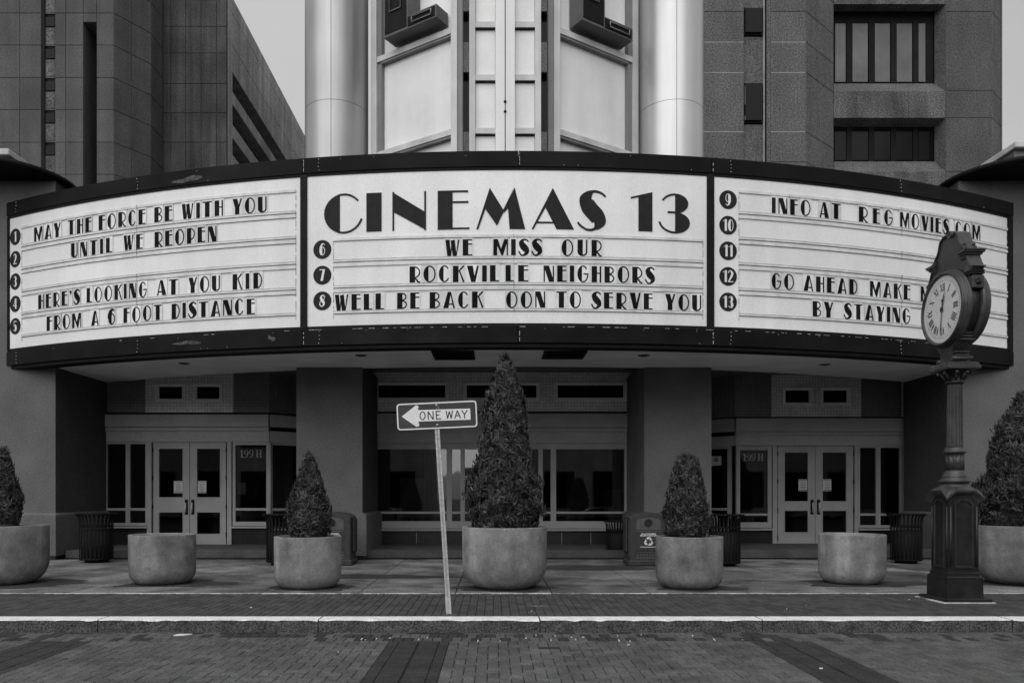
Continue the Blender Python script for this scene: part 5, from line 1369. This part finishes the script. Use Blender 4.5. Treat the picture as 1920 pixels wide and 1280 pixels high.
# case: drum with its axis along x
DZ = 3.78
def xlathe(prof, n=72, mb=None, sm=True):
    mb = mb or MB(); rings = [[(cx+x_, cy_+r*math.cos(2*PI*k/n), DZ+r*math.sin(2*PI*k/n)) for k in range(n)] for (x_, r) in prof]
    s0 = mb.smooth; mb.smooth = sm; mb.loft(rings, False); mb.smooth = s0; return mb
xlathe([(-.10, .44), (-.10, .455), (.10, .455), (.10, .44)]).build('case', 'iron', ck)
for s_ in (-1, 1):
    pr_ = [(.055, .45), (.057, .485), (.07, .502), (.095, .505), (.108, .494), (.110, .484), (.130, .490), (.145, .486), (.149, .470), (.162, .476), (.178, .470), (.186, .455), (.184, .442), (.158, .428)]
    xlathe([(s_*a, b_) for a, b_ in pr_]).build('bezel', 'iron_l', ck)
    dl = xlathe([(s_*.155, .001), (s_*.155, .432)], sm=False).build('dial', 'dial', ck, label='white dial with black roman numerals')
    off = s_*.157
    def DP(u, v, e=0.): return (cx+off+s_*e, cy_+(-u if s_ < 0 else u), DZ+v)
    def dquad(mb, x0, y0, x1, y1, w_, e=.001, tw_=None):
        d_ = Vector((x1-x0, y1-y0)); L = d_.length; d_ /= L; n_ = Vector((-d_.y, d_.x))*w_/2; n2 = Vector((-d_.y, d_.x))*(tw_ if tw_ is not None else w_)/2
        mb.add([DP(x0+n_.x, y0+n_.y, e), DP(x0-n_.x, y0-n_.y, e), DP(x1-n2.x, y1-n2.y, e), DP(x1+n2.x, y1+n2.y, e)], [(0, 1, 2, 3)])
    num = MB(); romans = ['XII', 'I', 'II', 'III', 'IIII', 'V', 'VI', 'VII', 'VIII', 'IX', 'X', 'XI']
    r0, r1 = .235, .335
    for h_, s in enumerate(romans):
        a = PI/2-2*PI*h_/12; er, et = Vector((math.cos(a), math.sin(a))), Vector((math.sin(a), -math.cos(a)))
        wds = {'I': .026, 'V': .058, 'X': .058}; tot = sum(wds[c] for c in s); x_ = -tot/2
        for c in s:
            m_ = x_+wds[c]/2
            L_pt = lambda u, r: er*r+et*u
            if c == 'I': p, q = L_pt(m_, r0), L_pt(m_, r1); dquad(num, p.x, p.y, q.x, q.y, .015)
            elif c == 'V':
                p, q = L_pt(m_, r0), L_pt(m_-.022, r1); dquad(num, p.x, p.y, q.x, q.y, .015); q = L_pt(m_+.022, r1); dquad(num, p.x, p.y, q.x, q.y, .005, .0013)
            else:
                p, q = L_pt(m_+.022, r0), L_pt(m_-.022, r1); dquad(num, p.x, p.y, q.x, q.y, .015); p, q = L_pt(m_-.022, r0), L_pt(m_+.022, r1); dquad(num, p.x, p.y, q.x, q.y, .005, .0013)
            x_ += wds[c]
    num.build('roman_numerals', 'dialmark', dl)
    mk = MB()
    for k in range(60):
        a = 2*PI*k/60; q = .010 if k % 5 else .018
        dquad(mk, math.cos(a)*(.368-q*.6), math.sin(a)*(.368-q*.6), math.cos(a)*(.368+q*.6), math.sin(a)*(.368+q*.6), .009)
    mk.build('minute_marks', 'dialmark', dl)
    hd = MB()
    def hand(adeg, L, w_, tail):
        a = R_(90-adeg); c_, d_ = math.cos(a), math.sin(a)
        dquad(hd, -c_*tail, -d_*tail, c_*L*.6, d_*L*.6, w_*.5, .012, w_); dquad(hd, c_*L*.6, d_*L*.6, c_*L, d_*L, w_, .0125, .004)
    hand(15.5, .245, .026, .03); hand(186, .35, .020, .12)
    hd.add([DP(.036*math.cos(2*PI*k/16), .036*math.sin(2*PI*k/16), .014) for k in range(16)], [tuple(range(16))])
    hd.add([DP(-.012+.022*math.cos(2*PI*k/12)*.8+.024, .11+.022*math.sin(2*PI*k/12), .0135) for k in range(12)], [tuple(range(12))])
    hd.build('hands', 'iron', dl)
    # glass
    m2 = MB(); m2.add([(cx+s_*.177, cy_+.444*math.cos(2*PI*k/48), DZ+.444*math.sin(2*PI*k/48)) for k in range(48)], [tuple(range(48))]); m2.build('dial_glass', 'clockglass', ck)
# lock plate and bolts on the street side
m2 = MB(); m2.bbox(cx-.075, cy_-.50, 3.93, cx+.075, cy_-.40, 4.09, .008); m2.build('lock_plate', 'iron_l', ck)
m2 = MB(); m2.bbox(cx-.035, cy_-.525, 3.975, cx+.035, cy_-.48, 4.05, .015); m2.build('keyhole_cover', 'iron', ck)
# pediment: bell outline
bell = [(-.50, 4.19), (-.45, 4.215), (-.42, 4.26), (-.385, 4.33), (-.35, 4.40), (-.325, 4.44), (-.30, 4.50), (-.25, 4.545), (-.215, 4.60), (-.20, 4.66), (-.175, 4.71), (-.11, 4.745)]
full = bell+[(-a, b_) for a, b_ in bell[::-1]]+[(.30, 3.9), (-.30, 3.9)]
MB().extr(full, lambda u, v: (cx-.072, cy_+u, v), lambda u, v: (cx+.072, cy_+u, v)).build('pediment', 'iron_c', ck)
for s_ in (-1, 1):
    m2 = MB(); w_ = .088
    rings = []
    for (a, z) in [(-a, b_) for a, b_ in bell]: rings.append([(cx-w_, cy_+s_*(a+.0), z), (cx+w_, cy_+s_*(a+.0), z), (cx+w_, cy_+s_*(a+.016), z+.008), (cx-w_, cy_+s_*(a+.016), z+.008)])
    m2.loft(rings); m2.build('pediment_edge', 'iron_l', ck)
    m2 = MB()
    for (z0, z1, q, ww) in ((4.40, 4.425, .425, .135), (4.375, 4.40, .405, .115), (4.35, 4.375, .38, .10), (4.33, 4.35, .36, .09)):
        m2.bbox(cx-ww, cy_+s_*.28, z0, cx+ww, cy_+s_*q, z1, .004)
    m2.loft([[(cx-.095, cy_+s_*.27, 4.485), (cx+.095, cy_+s_*.27, 4.485), (cx+.095, cy_+s_*.27, 4.425), (cx-.095, cy_+s_*.27, 4.425)], [(cx-.12, cy_+s_*.33, 4.445), (cx+.12, cy_+s_*.33, 4.445), (cx+.12, cy_+s_*.33, 4.425), (cx-.12, cy_+s_*.33, 4.425)], [(cx-.138, cy_+s_*.44, 4.437), (cx+.138, cy_+s_*.44, 4.437), (cx+.138, cy_+s_*.44, 4.426), (cx-.138, cy_+s_*.44, 4.426)]])
    m2.build('cornice_ledge', 'iron_c', ck)
    m2 = MB(); m2.loft([[(cx-.065, cy_+s_*.28, 4.33), (cx+.065, cy_+s_*.28, 4.33), (cx+.065, cy_+s_*.35, 4.33), (cx-.065, cy_+s_*.35, 4.33)], [(cx-.078, cy_+s_*.33, 4.16), (cx+.078, cy_+s_*.33, 4.16), (cx+.078, cy_+s_*.47, 4.16), (cx-.078, cy_+s_*.47, 4.16)]]); m2.build('pilaster', 'iron_l', ck)
    m2 = MB()
    for z in (4.155, 4.135, 4.115): m2.bbox(cx-.09, cy_+s_*.36, z-.006, cx+.09, cy_+s_*(.49), z+.006, .003)
    m2.build('pilaster_foot', 'iron', ck)
    for e in (-.06, .06):
        m2 = MB(); m2.lathe([(.016, 4.43), (.028, 4.455), (.03, 4.475), (.018, 4.50), (.013, 4.52), (.022, 4.53), (.004, 4.545)], cx+e, cy_+s_*.31, 14); m2.build('finial', 'iron', ck)
m2 = MB(); m2.cyl((cx-.10, cy_-.05, 4.735), (cx+.10, cy_-.05, 4.735), .045, n=20)
m2.bbox(cx-.10, cy_-.09, 4.72, cx+.10, cy_+.13, 4.772, .02); m2.build('top_scroll', 'iron_l', ck)

# damp stains on the slabs, with contact shade painted in under the planters
def stain(cx_, cy0, rx, ry, nm='damp_stain_shade', m='damp_shade', z=.0035):
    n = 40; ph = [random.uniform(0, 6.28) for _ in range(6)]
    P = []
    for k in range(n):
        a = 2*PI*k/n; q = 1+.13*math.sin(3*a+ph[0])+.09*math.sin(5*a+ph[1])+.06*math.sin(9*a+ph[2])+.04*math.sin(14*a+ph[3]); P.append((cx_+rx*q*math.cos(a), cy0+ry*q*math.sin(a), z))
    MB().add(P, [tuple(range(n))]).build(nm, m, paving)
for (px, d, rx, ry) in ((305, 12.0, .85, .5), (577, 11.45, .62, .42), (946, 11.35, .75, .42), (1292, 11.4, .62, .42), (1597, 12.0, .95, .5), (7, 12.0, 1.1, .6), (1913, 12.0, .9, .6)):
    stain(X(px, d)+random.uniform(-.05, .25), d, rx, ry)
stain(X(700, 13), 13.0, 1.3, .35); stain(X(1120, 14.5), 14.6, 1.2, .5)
# ------------------------------------------------------------------ litter
m2 = MB(); zl = RZ+.006
m2.extr([(X(328, 8.24), 8.20), (X(345, 8.24), 8.22), (X(357, 8.24), 8.29), (X(350, 8.24), 8.29), (X(332, 8.24), 8.27)], lambda u, v: (u, v, zl+.008), lambda u, v: (u, v, zl-.003))
m2.build('paper_scrap', 'white', None, label='flat white scrap of paper against the foot of the kerb', cat='litter')
m2 = MB()
for (dx_, dy_, r) in ((0, 0, .05), (.06, .01, .035), (-.05, -.02, .025), (.02, -.05, .02), (-.09, .02, .012), (.11, -.01, .012)):
    c = (X(1006, 9.45)+dx_, 9.5+dy_); m2.extr([(c[0]+r*random.uniform(.7, 1.3)*math.cos(2*PI*k/9), c[1]+r*random.uniform(.6, 1.2)*math.sin(2*PI*k/9)) for k in range(9)], lambda u, v: (u, v, .005), lambda u, v: (u, v, .0))
m2.build('dropping_splat', 'slabedge', None, label='pale dried splat on the pavement bricks in front of the big planter', cat='stain')
m2 = MB()
for k in range(30):
    if k < 22: x_, y_, z_ = random.uniform(-1.6, 2.6), random.uniform(7.92, 8.28), RZ
    elif k < 25: x_, y_, z_ = random.uniform(-5, 6), random.uniform(6.4, 8.2), RZ
    else: x_, y_, z_ = random.uniform(-5.5, 6), random.uniform(8.8, 10.7), 0
    a = random.uniform(0, 3.1); l, w_ = random.uniform(.004, .016), random.uniform(.002, .005)
    if k < 12: a, l = 1.5, random.uniform(.02, .045)
    c_, s_ = math.cos(a), math.sin(a)
    m2.extr([(x_+c_*l-s_*w_, y_+s_*l+c_*w_), (x_-c_*l-s_*w_, y_-s_*l+c_*w_), (x_-c_*l+s_*w_, y_-s_*l-c_*w_), (x_+c_*l+s_*w_, y_+s_*l-c_*w_)], lambda u, v: (u, v, z_+.008), lambda u, v: (u, v, z_-.002))
m2.build('litter_specks', 'white', None, label='tiny pale specks of litter scattered over the road and bricks', kind='stuff')
